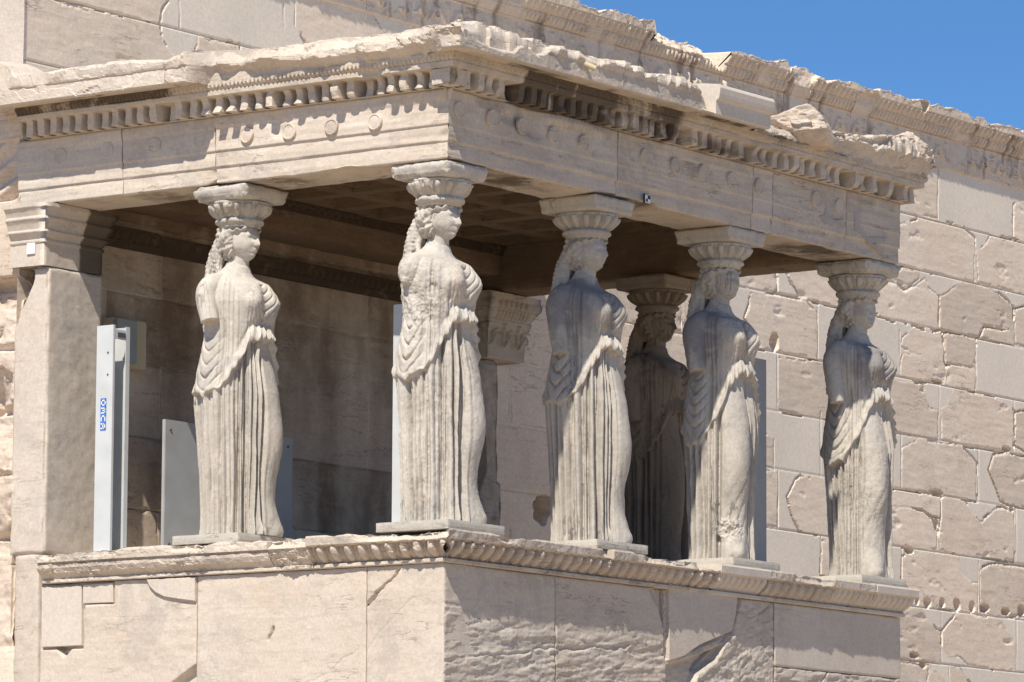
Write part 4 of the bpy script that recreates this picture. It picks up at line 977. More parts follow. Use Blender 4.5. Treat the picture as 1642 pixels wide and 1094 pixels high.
# ------------------------------------------------------------------ caryatids
def remesh(V, Fq, voxel):
    me = mesh_from(V, Fq); o = bpy.data.objects.new('tmp', me); scene.collection.objects.link(o)
    md = o.modifiers.new('r', 'REMESH'); md.mode = 'VOXEL'; md.voxel_size = voxel; md.adaptivity = 0
    dg = bpy.context.evaluated_depsgraph_get(); dg.update()
    m2 = bpy.data.meshes.new_from_object(o.evaluated_get(dg))
    bpy.data.objects.remove(o); bpy.data.meshes.remove(me); return m2
def get_co(me):
    a = np.empty(len(me.vertices)*3, np.float32); me.vertices.foreach_get('co', a); return a.reshape(-1, 3)
def get_no(me):
    a = np.empty(len(me.vertices)*3, np.float32); me.vertex_normals.foreach_get('vector', a); return a.reshape(-1, 3)
def closed_grid(P):
    """grid closed round v, capped at both ends by a centre point"""
    nu, nv = P.shape[:2]; V = P.reshape(-1, 3); Fq = grid_faces(nu, nv, True)
    c0, c1 = P[0].mean(0), P[-1].mean(0); a = len(V); V = np.concatenate([V, [c0, c1]])
    i = np.arange(0, nv, 2)
    f0 = np.stack([np.full(len(i), a), (i+2) % nv, i+1, i], -1); b = (nu-1)*nv
    f1 = np.stack([np.full(len(i), a+1), b+i, b+i+1, b+(i+2) % nv], -1)
    return V.astype(np.float32), np.concatenate([Fq[:, ::-1], f0[:, ::-1], f1[:, ::-1]])[:, ::-1], np.zeros((len(V), 3), np.float32)
def tube(pts, rad, n=24, seg=10, flat=1.0, fold=None):
    pts = np.array(pts, float); rad = np.array(rad, float); k = len(pts)
    s = np.linspace(0, k-1, (k-1)*seg+1)
    # Catmull-Rom
    def cr(A):
        out = []
        for t in s:
            i = min(int(t), k-2); f = t-i
            p0, p1, p2, p3 = A[max(i-1, 0)], A[i], A[i+1], A[min(i+2, k-1)]
            out.append(0.5*((2*p1)+(-p0+p2)*f+(2*p0-5*p1+4*p2-p3)*f*f+(-p0+3*p1-3*p2+p3)*f**3))
        return np.array(out)
    C = cr(pts); R = np.maximum(cr(rad[:, None])[:, 0], 0.003)
    T = np.gradient(C, axis=0); T /= np.linalg.norm(T, axis=1)[:, None]
    up = np.array([0.0, 1.0, 0.2]); A = np.cross(T, up); A /= np.linalg.norm(A, axis=1)[:, None]; B = np.cross(T, A)
    th = np.linspace(0, 2*math.pi, n, endpoint=False)
    Rr = R[:, None]*np.ones(n)[None]
    if fold is not None: Rr = Rr*fold(np.cumsum(np.r_[0, np.linalg.norm(np.diff(C, axis=0), axis=1)])[:, None], th[None])
    P = C[:, None]+Rr[..., None]*(np.cos(th)[None, :, None]*A[:, None]+flat*np.sin(th)[None, :, None]*B[:, None])
    return closed_grid(P)
def interp(z, tab, col):
    t = np.array(tab); return np.interp(z, t[:, 0], t[:, col])
BODY = [  # z, half width, front, back, centre x, centre y
 (0.00, .250, .215, .200, .0, .0), (0.12, .258, .225, .205, .0, .0), (0.40, .272, .225, .215, .0, .0), (0.62, .282, .225, .225, .0, .0),
 (0.80, .292, .235, .245, .0, .0), (0.95, .300, .240, .255, .0, .0), (1.08, .290, .225, .245, .0, .0), (1.20, .268, .205, .22, .0, .0), (1.30, .255, .200, .20, .0, .0),
 (1.42, .262, .215, .19, .0, .0), (1.55, .280, .215, .185, .0, .0), (1.62, .275, .205, .18, .0, .0), (1.67, .258, .185, .17, .0, .0), (1.72, .222, .155, .155, .0, .005),
 (1.755, .165, .115, .135, .0, .01), (1.785, .112, .088, .11, .0, .01), (1.815, .078, .07, .085, .0, .005), (1.86, .06, .058, .06, .0, .0)]
def wrap(a): return (a+math.pi) % (2*math.pi)-math.pi
def gs(x, s): return np.exp(-0.5*(x/s)**2)
ZS = 1.065
def fold_field(TH, Z, base, depth, sig, seed, wander=0.05, conv=0.22, tilt=0.25):
    """carved folds: irregular widths, grooves of their own depth, edges that wander with the height"""
    rng = np.random.RandomState(seed); N = len(base); zr = Z[:, 0]; nz, nth = TH.shape
    D_ = rng.uniform(depth[0], depth[1], N); tl = rng.uniform(-tilt, tilt, N); cv = conv*rng.uniform(0.5, 1.2, N)
    ph = rng.uniform(0, 100, N); out = np.zeros(TH.shape)
    E = base[:, None]+wander*np.stack([n1(zr+p, 1.3, 950+seed, 2) for p in ph])*np.gradient(base)[:, None]*6
    E = np.sort(E, axis=0)
    Dz = D_[:, None]*np.clip(0.75+0.9*np.stack([n1(zr+p*3.1, 1.6, 957+seed, 2) for p in ph]), 0.12, 1.5)
    for k in range(nz):
        q = np.interp(TH[k], E[:, k], np.arange(N)); i = np.clip(np.floor(q).astype(int), 0, N-2); u = q-i
        w = (E[i+1, k]-E[i, k])*0.27
        a = u*w; b = (1-u)*w
        g = -Dz[i, k]*np.exp(-(a/sig)**1.4)-Dz[i+1, k]*np.exp(-(b/sig)**1.4)
        out[k] = g+cv[i]*w*(1-(2*u-1)**2)+tl[i]*w*(u-0.5)*np.clip(np.minimum(a, b)/0.006, 0, 1)
    return out
def body(mir, seed, pleat=1.0, hem=0.0):
    nz, nth = 420, 640
    z = np.linspace(0, 1.86, nz)[:, None]; th = np.linspace(-math.pi, math.pi, nth, endpoint=False)[None, :]
    TH = np.broadcast_to(th, (nz, nth)); Z = np.broadcast_to(z, (nz, nth))
    lo = TH*mir
    a = interp(z, BODY, 1); bf = interp(z, BODY, 2); bb = interp(z, BODY, 3)
    ex = 2.25; D = math.pi/180
    b = np.where(np.cos(TH) > 0, bf, bb)
    r = (np.abs(np.sin(TH)/a)**ex+np.abs(np.cos(TH)/b)**ex)**(-1/ex)
    rng = np.random.RandomState(100+seed)
    cyl = np.stack([np.cos(TH), np.sin(TH), Z], -1)
    aw = np.abs(wrap(TH+2*D*mir))/D
    Hm = np.interp(aw, [0, 14, 30, 44, 62, 80, 100, 125, 180], [1.292, 1.300, 1.275, 1.185, 1.03, 0.945, 0.915, 0.945, 0.95])
    Hm = Hm+hem*np.exp(-((aw-98)/38)**2)
    Hm = Hm+0.010*np.sin(TH*13+seed)+0.007*np.sin(TH*31+seed*2)+0.014*n1(TH*3, 2.6, seed)
    dz = Z-Hm; above = sstep(-0.006, 0.008, dz)
    # skirt
    legc = wrap(lo+27*D)
    legm = np.exp(-(np.abs(legc)/(30*D))**6)
    wd = np.where(rng.rand(46) > 0.45, rng.uniform(5, 7.5, 46), rng.uniform(8.5, 13, 46)); base = np.cumsum(wd); base = (base/base[-1])*2*math.pi-math.pi
    base = np.concatenate([[-math.pi], base])
    pl = fold_field(TH, Z, base, (0.036, 0.115), 0.0125, 300+seed, 0.06, 0.34, 0.34)*pleat
    pl = pl*(0.82+0.18*(1-sstep(0.3, 1.0, Z)))
    minor = fold_field(TH, Z, np.linspace(-math.pi, math.pi, 71)+0.02*np.sin(np.arange(71)*2.4+seed), (0.0, 0.012), 0.007, 340+seed, 0.06, 0.05, 0.12)
    skirt = (pl+minor*0.8+0.006*fbm(cyl*np.array([7, 7, 9]), 977+seed, 3))*(1-legm)+0.012*(1-legm)
    knee = 0.058*gs(legc, 20*D)*gs(Z-0.655, 0.13)+0.040*gs(legc, 23*D)*gs(Z-0.86, 0.2)+0.038*gs(legc, 22*D)*(1-sstep(0.45, 0.75, Z))
    shin = -0.008*gs(legc, 24*D)*gs(Z-0.30, 0.14)
    edge = -0.045*gs(wrap(lo-4*D), 2.6*D)*(1-sstep(1.15, 1.25, Z))-0.032*gs(wrap(lo+60*D), 3.5*D)*(1-sstep(1.0, 1.1, Z))
    vk = Z*1.0-legc*0.62
    tr_ = 0.010*(np.abs(np.sin(vk*19+seed))**0.6-0.6)*legm*(gs(Z-0.46, 0.10)+0.6*gs(Z-0.20, 0.10))*np.clip(fbm(np.stack([TH*2.2, Z*3, TH*0], -1), 921+seed, 2)+0.55, 0, 1)
    foot = 0.055*gs(wrap(lo+32*D), 11*D)*gs(Z-0.03, 0.045)+0.05*gs(wrap(lo+30*D), 16*D)*gs(Z-0.12, 0.06)*0.5+0.035*gs(wrap(lo-10*D), 10*D)*gs(Z-0.03, 0.04)
    skirt = skirt+knee+shin+edge+tr_+foot+0.015*np.exp(-Z/0.05)
    # overfold and bodice
    pouch = 0.016+0.024*gs(dz-0.040, 0.036)*np.exp(-(aw/62)**4)+0.018*gs(dz-0.02, 0.03)
    ruff = 0.012*(1-2.2*np.abs(np.sin(TH*17+2*np.sin(TH*5+seed)+Z*10))**0.7)*gs(dz-0.028, 0.030)*np.exp(-(aw/75)**4)
    br = 0.050*(gs(wrap(TH-27*D), 14*D)+gs(wrap(TH+27*D), 14*D))*gs(Z-1.555, 0.060)
    valley = -0.016*gs(TH, 9*D)*gs(Z-1.58, 0.07)
    vU = Z-0.55*(np.abs(TH)+1e-6)**1.7+0.02*fbm(np.stack([TH*2, Z*3, TH*0+seed], -1), 925+seed, 2)
    cu = np.abs(np.sin(math.pi*vU/0.058+seed))
    cat = 0.013*(1-1.6*np.exp(-(cu/0.33)**1.5))*np.exp(-(np.abs(TH)/(30*D))**6)*sstep(1.40, 1.46, Z)*(1-sstep(1.68, 1.72, Z))
    fb = np.cumsum(rng.uniform(3.5, 9.5, 60)); fb = fb/fb[-1]*2*math.pi-math.pi
    fine = fold_field(TH, Z, fb, (0.008, 0.042), 0.0095, 360+seed, 0.05, 0.12, 0.2)
    sd_ = np.exp(-((np.abs(TH)-55*D)/(27*D))**6)
    front = np.exp(-(np.abs(TH)/(34*D))**6)*(1-sstep(1.44, 1.52, Z))
    side = fine*np.clip(sd_*(0.35+0.65*np.exp(-((np.abs(TH)-70*D)/(13*D))**4))+front*0.4, 0, 1)*(1-sstep(1.50, 1.66, Z-0.12*np.exp(-((np.abs(TH)-70*D)/(12*D))**4)))*sstep(0.02, 0.07, dz)
    tc_ = np.abs(TH)-98*D
    vS = Z-0.50*np.abs(tc_)**1.5+0.05*fbm(np.stack([TH*1.6, Z*3.0, TH*0+seed], -1), 943+seed, 2)
    su = np.abs(np.sin(math.pi*vS/0.088+seed*1.3))
    swag = 0.020*(0.6-1.5*np.exp(-(su/0.30)**1.4))*np.exp(-(tc_/(22*D))**4)*sstep(0.02, 0.08, dz)*(1-sstep(1.22, 1.36, Z))*(0.55+0.9*np.clip(fbm(np.stack([TH*2.0, Z*5, TH*0+seed], -1), 941+seed, 2)+0.3, 0, 1))
    fall = -0.030*gs(np.abs(TH)-73*D, 3*D)*sstep(0.0, 0.03, dz)*(1-sstep(1.3, 1.45, Z))-0.022*gs(np.abs(TH)-124*D, 3.5*D)*(1-sstep(1.5, 1.65, Z))
    back = fine*1.2*np.exp(-((np.abs(TH)-160*D)/(32*D))**6)*(1-sstep(1.6, 1.7, Z))
    belt = -0.016*gs(dz-0.118, 0.020)*np.exp(-(aw/50)**4)
    bod = pouch+ruff+br+valley+cat+side+swag+fall+back+belt
    r = r+skirt*(1-above)+bod*above
    cx = -0.012*mir*gs(Z-0.95, 0.35)
    X = -np.sin(TH)*r+cx; Y = -np.cos(TH)*r
    Z = Z-0.055*np.clip(np.cos(TH)+0.25, 0, 1)*sstep(1.66, 1.80, Z)
    return closed_grid(np.stack([X, Y, Z*ZS], -1).astype(np.float32))
def head(seed, hz=2.105):
    n, m = 110, 80
    v = np.linspace(0.03, math.pi-0.03, m)[::-1][:, None]; th = np.linspace(-math.pi, math.pi, n, endpoint=False)[None, :]
    d = np.stack([-np.sin(th)*np.sin(v), -np.cos(th)*np.sin(v), np.cos(v)*np.ones_like(th)], -1)
    sx, sy, sz = 0.116, 0.132, 0.148
    P = d*np.array([sx, sy, sz]); h = P[..., 2]; s = P[..., 0]; fr = -d[..., 1]
    jaw = 1-0.26*sstep(0.03, 0.145, -h)
    P[..., 0] *= jaw
    s = P[..., 0]; f = (fr > 0.15)*1.0
    o = np.zeros(h.shape)
    o += f*(0.010+0.022*sstep(0.045, -0.030, h)*0+0.0)*0
    nose = gs(s, 0.0125)*(h < 0.035)*np.where(h > -0.034, 0.012+0.028*np.clip((0.03-h)/0.064, 0, 1), 0.040*np.exp(-((h+0.034)/0.008)**2))
    o += f*nose
    o += f*0.009*gs(h-0.037, 0.009)*gs(np.abs(s)-0.036, 0.024)
    o -= f*0.022*gs(h-0.016, 0.012)*gs(np.abs(s)-0.036, 0.016)
    o += f*0.009*gs(h-0.015, 0.007)*gs(np.abs(s)-0.037, 0.011)
    o += f*0.012*gs(s, 0.020)*(gs(h+0.060, 0.0055)+1.05*gs(h+0.075, 0.006))
    o -= f*0.004*gs(s, 0.03)*gs(h+0.090, 0.006)
    o += f*0.024*gs(s, 0.028)*gs(h+0.112, 0.022)
    o += f*0.006*gs(np.abs(s)-0.048, 0.018)*gs(h+0.02, 0.022)
    P[..., 1] -= o
    P[..., 1] += -0.022
    P[..., 2] += hz
    return closed_grid(P)
def hair(seed, hz=2.105, braid=True):
    parts = []
    n, m = 150, 80
    v = np.linspace(0.03, math.pi-0.03, m)[::-1][:, None]; th = np.linspace(-math.pi, math.pi, n, endpoint=False)[None, :]
    d = np.stack([-np.sin(th)*np.sin(v), -np.cos(th)*np.sin(v), np.cos(v)*np.ones_like(th)], -1)
    ed = (np.abs(d[..., 0])**2.6+np.abs(d[..., 1])**2.6+np.abs(d[..., 2])**2.6)**(-1/2.6)
    P = d*ed[..., None]*np.stack([0.140+0*d[..., 0], np.where(d[..., 1] < 0, 0.138, 0.150), 0.142+0*d[..., 0]], -1); TH = np.broadcast_to(th, (m, n)); h = P[..., 2]
    wave = 0.010*np.sin(TH*15+h*90+2*np.sin(h*60))*(np.abs(TH) < 2.6)+0.006*np.sin(h*160+TH*4)
    P = P*(1+(wave/0.13))[..., None]
    # open for the face: push the front lower part inwards
    face = sstep(0.26, 0.08, np.abs(TH)/math.pi) if False else (1-sstep(1.20, 1.45, np.abs(TH)))*(1-sstep(0.040, 0.075, h+0.02*np.abs(TH)))
    P = P*(1-0.42*face)[..., None]
    nape = sstep(0.02, -0.12, h)*0
    P[..., 1] += 0.0; P[..., 2] += hz+0.012
    parts.append(closed_grid(P))
    rng = np.random.RandomState(seed)
    tw = lambda a: (lambda s, t: 0.92+0.20*np.abs(np.sin(s*math.pi/0.030+t*1.0+a))+0.08*np.sin(t*6+s*70))
    for sd in (-1, 1):      # rolls over the ears, locks falling on the shoulders in front
        parts.append(tube([(sd*0.118, -0.015, hz+0.070), (sd*0.130, 0.018, hz+0.040), (sd*0.122, 0.055, hz+0.0), (sd*0.085, 0.10, hz-0.04)], [0.018, 0.032, 0.034, 0.034], fold=tw(1)))
        x = sd*0.10
        parts.append(tube([(x*0.9, 0.085, hz-0.02), (x*0.92, 0.105, hz-0.12), (x*1.1, 0.10, hz-0.20), (x*1.4, 0.055, hz-0.27), (x*1.5, -0.02, hz-0.31)], [0.028, 0.024, 0.022, 0.019, 0.008], fold=tw(1.0), n=20))
    for k, x in enumerate((-0.085, -0.03, 0.03, 0.085)):   # heavy plaits down the back
        parts.append(tube([(x*0.8, 0.10, hz+0.02), (x, 0.145, hz-0.10), (x*1.2, 0.175, hz-0.25), (x*1.25, 0.195, hz-0.45), (x*1.2, 0.205, hz-0.65)], [0.045, 0.05, 0.046, 0.040, 0.022], fold=tw(k), n=20))
    return join_np(parts)
CAPZ = 2.446-0.0672
def capital_mesh(seed, worn):
    # cushion, necking, egg moulding; local z measured from the plinth top
    prof = [(0.02, 2.20), (0.150, 2.20), (0.154, 2.222), (0.168, 2.228), (0.176, 2.240), (0.174, 2.254), (0.164, 2.262), (0.168, 2.266), (0.180, 2.282), (0.204, 2.310), (0.224, 2.338), (0.231, 2.354), (0.220, 2.360), (0.226, 2.366), (0.226, CAPZ), (0.02, CAPZ)]
    fr = densify(prof, 0.009); n = 240; th = np.linspace(0, 2*math.pi, n, endpoint=False)
    R = np.broadcast_to(fr[:, 0][:, None], (len(fr), n)).copy(); Z = np.broadcast_to(fr[:, 1][:, None], R.shape); TH = np.broadcast_to(th, R.shape)
    cyl = np.stack([np.cos(TH)*2, np.sin(TH)*2, Z*8], -1)
    keep = np.clip(1-worn*(0.6+1.2*fbm(cyl, seed+40, 3)), 0, 1)
    w = (Z > 2.264)*(Z < 2.357)*(R > 0.1)
    R += w*(eggs(TH, (Z-2.264)/0.092, 2*math.pi/16)-0.5)*0.050*keep
    w = (Z > 2.230)*(Z < 2.250)*(R > 0.1); R += w*0.003*np.cos(TH*60)*keep
    R = R*(1+0.02*fbm(cyl*3, seed+41, 3)*(0.5+worn)) - (R > 0.13)*0.02*worn*np.clip(fbm(cyl*1.2, seed+42, 3)+0.1, 0, 1)-(R > 0.13)*0.010*worn*scallop(np.stack([np.cos(TH)*R, np.sin(TH)*R, Z], -1), 13.0, seed+44)
    P = np.stack([np.cos(TH)*R, np.sin(TH)*R, Z], -1)
    return closed_grid(P)
def abacus_mesh(seed, worn, h=0.258):
    V, Fq, W = box_np((-h, -h, CAPZ+0.002), (h, h, 2.56-0.0672-0.003), step=0.010, amp=0.003+0.004*worn, edge=0.010+0.012*worn, big=0.03*worn, seed=seed)
    zr = (V[:, 2]-CAPZ)/0.112
    sc = np.interp(zr, [0, 0.42, 0.5, 0.85, 1.0], [0.945, 0.95, 0.965, 1.0, 1.0])
    V[:, 0] *= sc; V[:, 1] *= sc; return V, Fq, W
def damage_smooth(me, seed, amp, chunks, rough_zones):
    co = get_co(me); no = get_no(me)
    d = amp*(0.9*fbm(co*26, seed, 4, 0.6)+1.0*fbm(co*np.array([11, 11, 6]), seed+3, 3))
    for c, rad, a in rough_zones:
        m = np.exp(-(np.linalg.norm(co-np.array(c), axis=1)/rad)**4)
        d = d+m*a*(fbm(co*20, seed+5, 4, 0.6)*0.8-1.1*scallop(co, 7.0, seed+9)-0.2)
    co = co+no*d[:, None]
    for c, nrm, dist in chunks:          # broken-off planes: everything past the plane is pressed back on it
        pass
    me.vertices.foreach_set('co', co.ravel().astype(np.float32)); me.update(); return co
def caryatid(label, loc, mir, seed, arm_r=1.30, arm_l=1.30, worn=0.3, plinth=(0.325, 0.325), stain=0.0, cap_worn=0.3, rough=(), pale=0.0, face_worn=0.0, yaw=0.0, hem=0.0, plinth_off=(0, 0), lean=0.0, tint=0.6, mat=None):
    M_STATUE = mat or globals()['M_STATUE']
    t = thing('caryatid', label, 'statue', loc, 'six draped women statues holding up the porch roof')
    parts = [body(mir, seed, 1.0, hem)]
    parts.append(tube([(0, 0.015, 1.82), (0, 0.005, 1.91), (0, -0.005, 2.00), (0, -0.01, 2.08)], [0.10, 0.072, 0.070, 0.075], n=32))
    parts.append(head(seed))
    for sd, end in ((-1, arm_r), (1, arm_l)):
        if end is None:
            parts.append(tube([(sd*0.19, 0.03, 1.81), (sd*0.27, 0.05, 1.745), (sd*0.295, 0.06, 1.64)], [0.07, 0.085, 0.05], n=28)); continue
        pts = [(sd*0.15, 0.02, 1.82), (sd*0.255, 0.035, 1.775), (sd*0.305, 0.05, 1.69)]; rd = [0.05, 0.076, 0.080]
        k = max(1, int((1.69-end)/0.1))
        for i in range(1, k+1):
            f = i/k; pts.append((sd*(0.305+0.016*math.sin(f*2)), 0.05-0.05*f, 1.69-(1.69-end)*f)); rd.append(0.080-0.020*f*(1.69-end)/0.35)
        parts.append(tube(pts, rd, n=30, flat=0.95))
    V, Fq, W = join_np(parts)
    me = remesh(V, Fq, 0.0044)
    co = damage_smooth(me, seed*7, 0.0016+0.0035*worn, [], list(rough))
    if face_worn > 0:
        m = np.exp(-(np.linalg.norm(co-np.array([0, -0.13, 2.1]), axis=1)/0.09)**4)*face_worn
        co[:, 1] += m*np.clip(-0.105-co[:, 1]+0.02*fbm(co*18, 3, 3), 0, 1); me.vertices.foreach_set('co', co.ravel().astype(np.float32)); me.update()
    wv = np.zeros((len(co), 3), np.float32); wv[:, 2] = tint
    n = fbm(co*np.array([3.5, 3.5, 1.6]), seed+50, 4)
    wv[:, 0] = np.clip(stain*sstep(1.2, 1.7, co[:, 2])*(1-0.85*sstep(1.88, 1.94, co[:, 2]))*(0.75+1.2*n+0.8*fbm(co*np.array([9, 9, 1.2]), seed+58, 3))+0.25*np.clip(n-0.1, 0, 1), 0, 0.7)
    wv[:, 1] = pale*np.clip(0.5+n*1.5, 0, 1)
    set_wear(me, wv)
    link('figure', me, M_STATUE, t, smooth=True, loc=(0, 0, 0))
    V, Fq, W = hair(seed); me = remesh(V, Fq, 0.0062); co = damage_smooth(me, seed*7+2, 0.006+0.006*worn, [], [])
    wv = np.zeros((len(co), 3), np.float32); wv[:, 2] = tint-0.05; wv[:, 0] = np.clip(stain*(0.25+0.5*fbm(co*3, seed, 3)), 0, 0.3); set_wear(me, wv)
    link('hair', me, M_STATUE, t, smooth=True, loc=(0, 0, 0))
    V, Fq, W = capital_mesh(seed, cap_worn); W[:, 2] = tint; W[:, 0] = np.clip(0.3*stain+0.35*np.clip(fbm(V*4, seed+8, 3)+0.1, 0, 1), 0, 0.6)
    link('capital', mesh_from(V, Fq, W), M_STATUE, t, smooth=True, loc=(0, 0, 0))
    V, Fq, W = abacus_mesh(seed, cap_worn); W[:, 2] = tint; W[:, 1] = 0.15
    link('abacus', mesh_from(V, Fq, W), M_STATUE, t, smooth=False, loc=(0, 0, 0))
    px, py = plinth_off
    V, Fq, W = box_np((px-plinth[0], py-plinth[1], -0.0672), (px+plinth[0], py+plinth[1], 0.0), step=0.02, amp=0.0015, edge=0.004, seed=seed)
    W[:, 2] = 0.6
    link('plinth', mesh_from(V, Fq, W), M_PLINTH, t, smooth=False, loc=(0, 0, 0))
    if yaw: t.rotation_euler = (0, 0, yaw)
    return t
PZ = 0.0672; S1 = 1.79; C0 = 0.25; S2 = 1.77
caryatid('leftmost statue, arm cut off above the elbow, sunlit in front of the grey panel', (C0, C0+S2, PZ), 1, 1, arm_r=1.50, arm_l=1.42, worn=0.15, pale=0.15, tint=0.85, cap_worn=0.9, plinth=(0.325, 0.30), plinth_off=(0.03, 0.04))
caryatid('statue at the near corner of the porch, its shoulder broken to rough stone', (C0, C0, PZ), 1, 2, arm_r=None, arm_l=1.36, worn=0.6, pale=0.1, tint=0.8, cap_worn=0.8, plinth=(0.33, 0.31), plinth_off=(0.0, -0.03),
         rough=[((-0.27, 0.0, 1.6), 0.26, 0.013), ((-0.3, 0.0, 1.4), 0.22, 0.010)])
caryatid('front statue right of the near corner, grey stained shoulders above deep sunlit pleats', (C0+S1, C0, PZ), 1, 3, arm_r=1.34, arm_l=1.4, worn=0.12, stain=0.6, tint=0.6, cap_worn=0.1, plinth=(0.325, 0.325))
caryatid('front statue with a sunlit bent leg and a brown break on its shin', (C0+2*S1-0.02, C0, PZ), -1, 4, arm_r=1.40, arm_l=1.4, hem=-0.13, worn=0.3, stain=0.5, tint=0.62, cap_worn=0.15, plinth=(0.325, 0.325), face_worn=0.3,
         rough=[((-0.16, -0.18, 0.22), 0.10, 0.05)])
caryatid('rightmost statue with a worn away face, standing at the far front corner', (C0+3*S1+0.17, C0, PZ), -1, 5, arm_r=1.36, arm_l=1.4, hem=-0.10, worn=0.6, stain=0.45, tint=0.6, cap_worn=0.9, plinth=(0.33, 0.325), plinth_off=(-0.16, 0), face_worn=0.9,
         rough=[((-0.1, -0.2, 0.7), 0.3, 0.006)])
caryatid('dark statue wholly in shade behind the front row', (C0+3*S1-0.02, C0+S2, PZ), -1, 6, arm_r=1.30, arm_l=1.3, worn=0.2, stain=0.3, tint=0.5, cap_worn=0.1, mat=M_STATUE_SHADE)

# ------------------------------------------------------------------ smaller things in and on the porch
def steel_post(label, x0, x1, y0, y1, zt, slots=True, mat=None, open_front=True, z0=0.0, group=None):
    """folded steel channel standing upright"""
    t = thing('steel_post', label, 'post', ((x0+x1)/2, (y0+y1)/2, z0), group)
    bm = bmesh.new(); w = 0.006
    bm_box(bm, (x0, y0, z0), (x0+w, y1, zt), 0.0015)
    bm_box(bm, (x1-w, y0, z0), (x1, y1, zt), 0.0015)
    bm_box(bm, (x0+w, y1-w, z0), (x1-w, y1, zt), 0.0015)
    if open_front:
        bm_box(bm, (x0+w, y0, z0), (x0+0.024, y0+w, zt-0.0), 0.001); bm_box(bm, (x1-0.045, y0, z0), (x1-w, y0+w, zt), 0.001)
        bm_box(bm, (x0+0.024, y0+0.001, zt-0.10), (x1-0.045, y0+w, zt-0.03), 0.001)
    else: bm_box(bm, (x0+w, y0, z0), (x1-w, y0+w, zt), 0.001)
    bm_obj('channel', bm, mat or M_STEEL, t)
    if slots:
        z = z0+0.1
        while z < zt-0.45:
            bm = bmesh.new(); bm_box(bm, (x0+0.010, y1-0.0085, z), (x0+0.045, y1-0.0062, z+0.045)); z += 0.105
            bm_obj('slot', bm, M_STEELDARK, t)
    return t
px0 = on_y(150, 700, 3.16)[0]; px1 = on_y(204, 700, 3.0)[0]
zt = on_y(165, 519, 3.05)[2]
yp0, yp1 = 3.02, 3.16
x0 = on_y(179, 700, yp0)[0]; x1 = on_y(206, 700, yp0)[0]
post = steel_post('tall white steel channel post with a blue lettered sticker, standing behind the pillar', x0, x1, yp0, yp0+0.155, zt)
# end label at the head of the post: a dark maker's strip
bm = bmesh.new(); bm_box(bm, (x0+0.05, yp0-0.003, zt-0.085), (x0+0.135, yp0-0.0005, zt-0.05)); bm_obj('head_strip', bm, M_STEELDARK, post)
for zz in (0.20, 0.36):
    bm = bmesh.new(); bmesh.ops.create_cone(bm, cap_ends=True, segments=14, radius1=0.007, radius2=0.006, depth=0.006,
        matrix=Matrix.Translation((x0-0.002, yp0+0.045, zt-zz)) @ Matrix.Rotation(math.pi/2, 4, 'Y'))
    bm_obj('bolt', bm, M_STEELDARK, post)
# sticker with sideways letters on the west flange
sz = on_x(163, 690, x0)[2]; sz1 = on_x(163, 640, x0)[2]
sy0, sy1 = yp0+0.060, yp0+0.102
bm = bmesh.new(); bm_box(bm, (x0-0.002, sy0-0.006, sz-0.004), (x0-0.0005, sy1+0.006, sz1+0.004)); st = bm_obj('sticker', bm, M_BLUE, post)
# letters O M E C as white strokes, read turned on their side
def strokes(letter):
    return {'O': [(0, 0, 1, .2), (0, .8, 1, 1), (0, 0, .22, 1), (.78, 0, 1, 1)], 'M': [(0, 0, .2, 1), (.8, 0, 1, 1), (0, .8, 1, 1), (.4, .35, .6, 1)],
            'E': [(0, 0, .25, 1), (0, 0, 1, .2), (0, .4, .9, .6), (0, .8, 1, 1)], 'C': [(0, 0, .25, 1), (0, 0, 1, .2), (0, .8, 1, 1)],
            'A': [(0, 0, .22, 1), (.78, 0, 1, 1), (0, .8, 1, 1), (0, .4, 1, .58)]}[letter]
word = 'OMCA'; H = (sz1-sz); lh = H/len(word)
bm = bmesh.new()
for i, L in enumerate(word):
    zc = sz1-(i+0.12)*lh; wl_ = lh*0.76
    for (a, b, c, d) in strokes(L):     # text runs downwards: letter x -> -z, letter y -> towards -y
        bm_box(bm, (x0-0.0035, sy1-d*(sy1-sy0), zc-c*wl_), (x0-0.0021, sy1-b*(sy1-sy0), zc-a*wl_))
bm_obj('lettering', bm, M_WHITE, st)

box = thing('junction_box', 'cream plastic junction box with a grey cover on the shaded wall', 'box', (on_y(220, 550, DW)[0], DW, 2.0))
pa = on_y(180, 508, DW-0.10); pb = on_y(233, 594, DW-0.10)
bm = bmesh.new(); bm_box(bm, (pa[0], DW-0.11, pb[2]), (pb[0], DW+0.0, pa[2]+0.0), 0.008); bm_obj('body', bm, M_BOX, box)
bm = bmesh.new(); bm_box(bm, (pa[0]-0.0, DW-0.15, pb[2]+0.03), (pa[0]+0.60*(pb[0]-pa[0]), DW-0.108, pa[2]-0.01), 0.006); bm_obj('cover', bm, M_CLEAR, box)

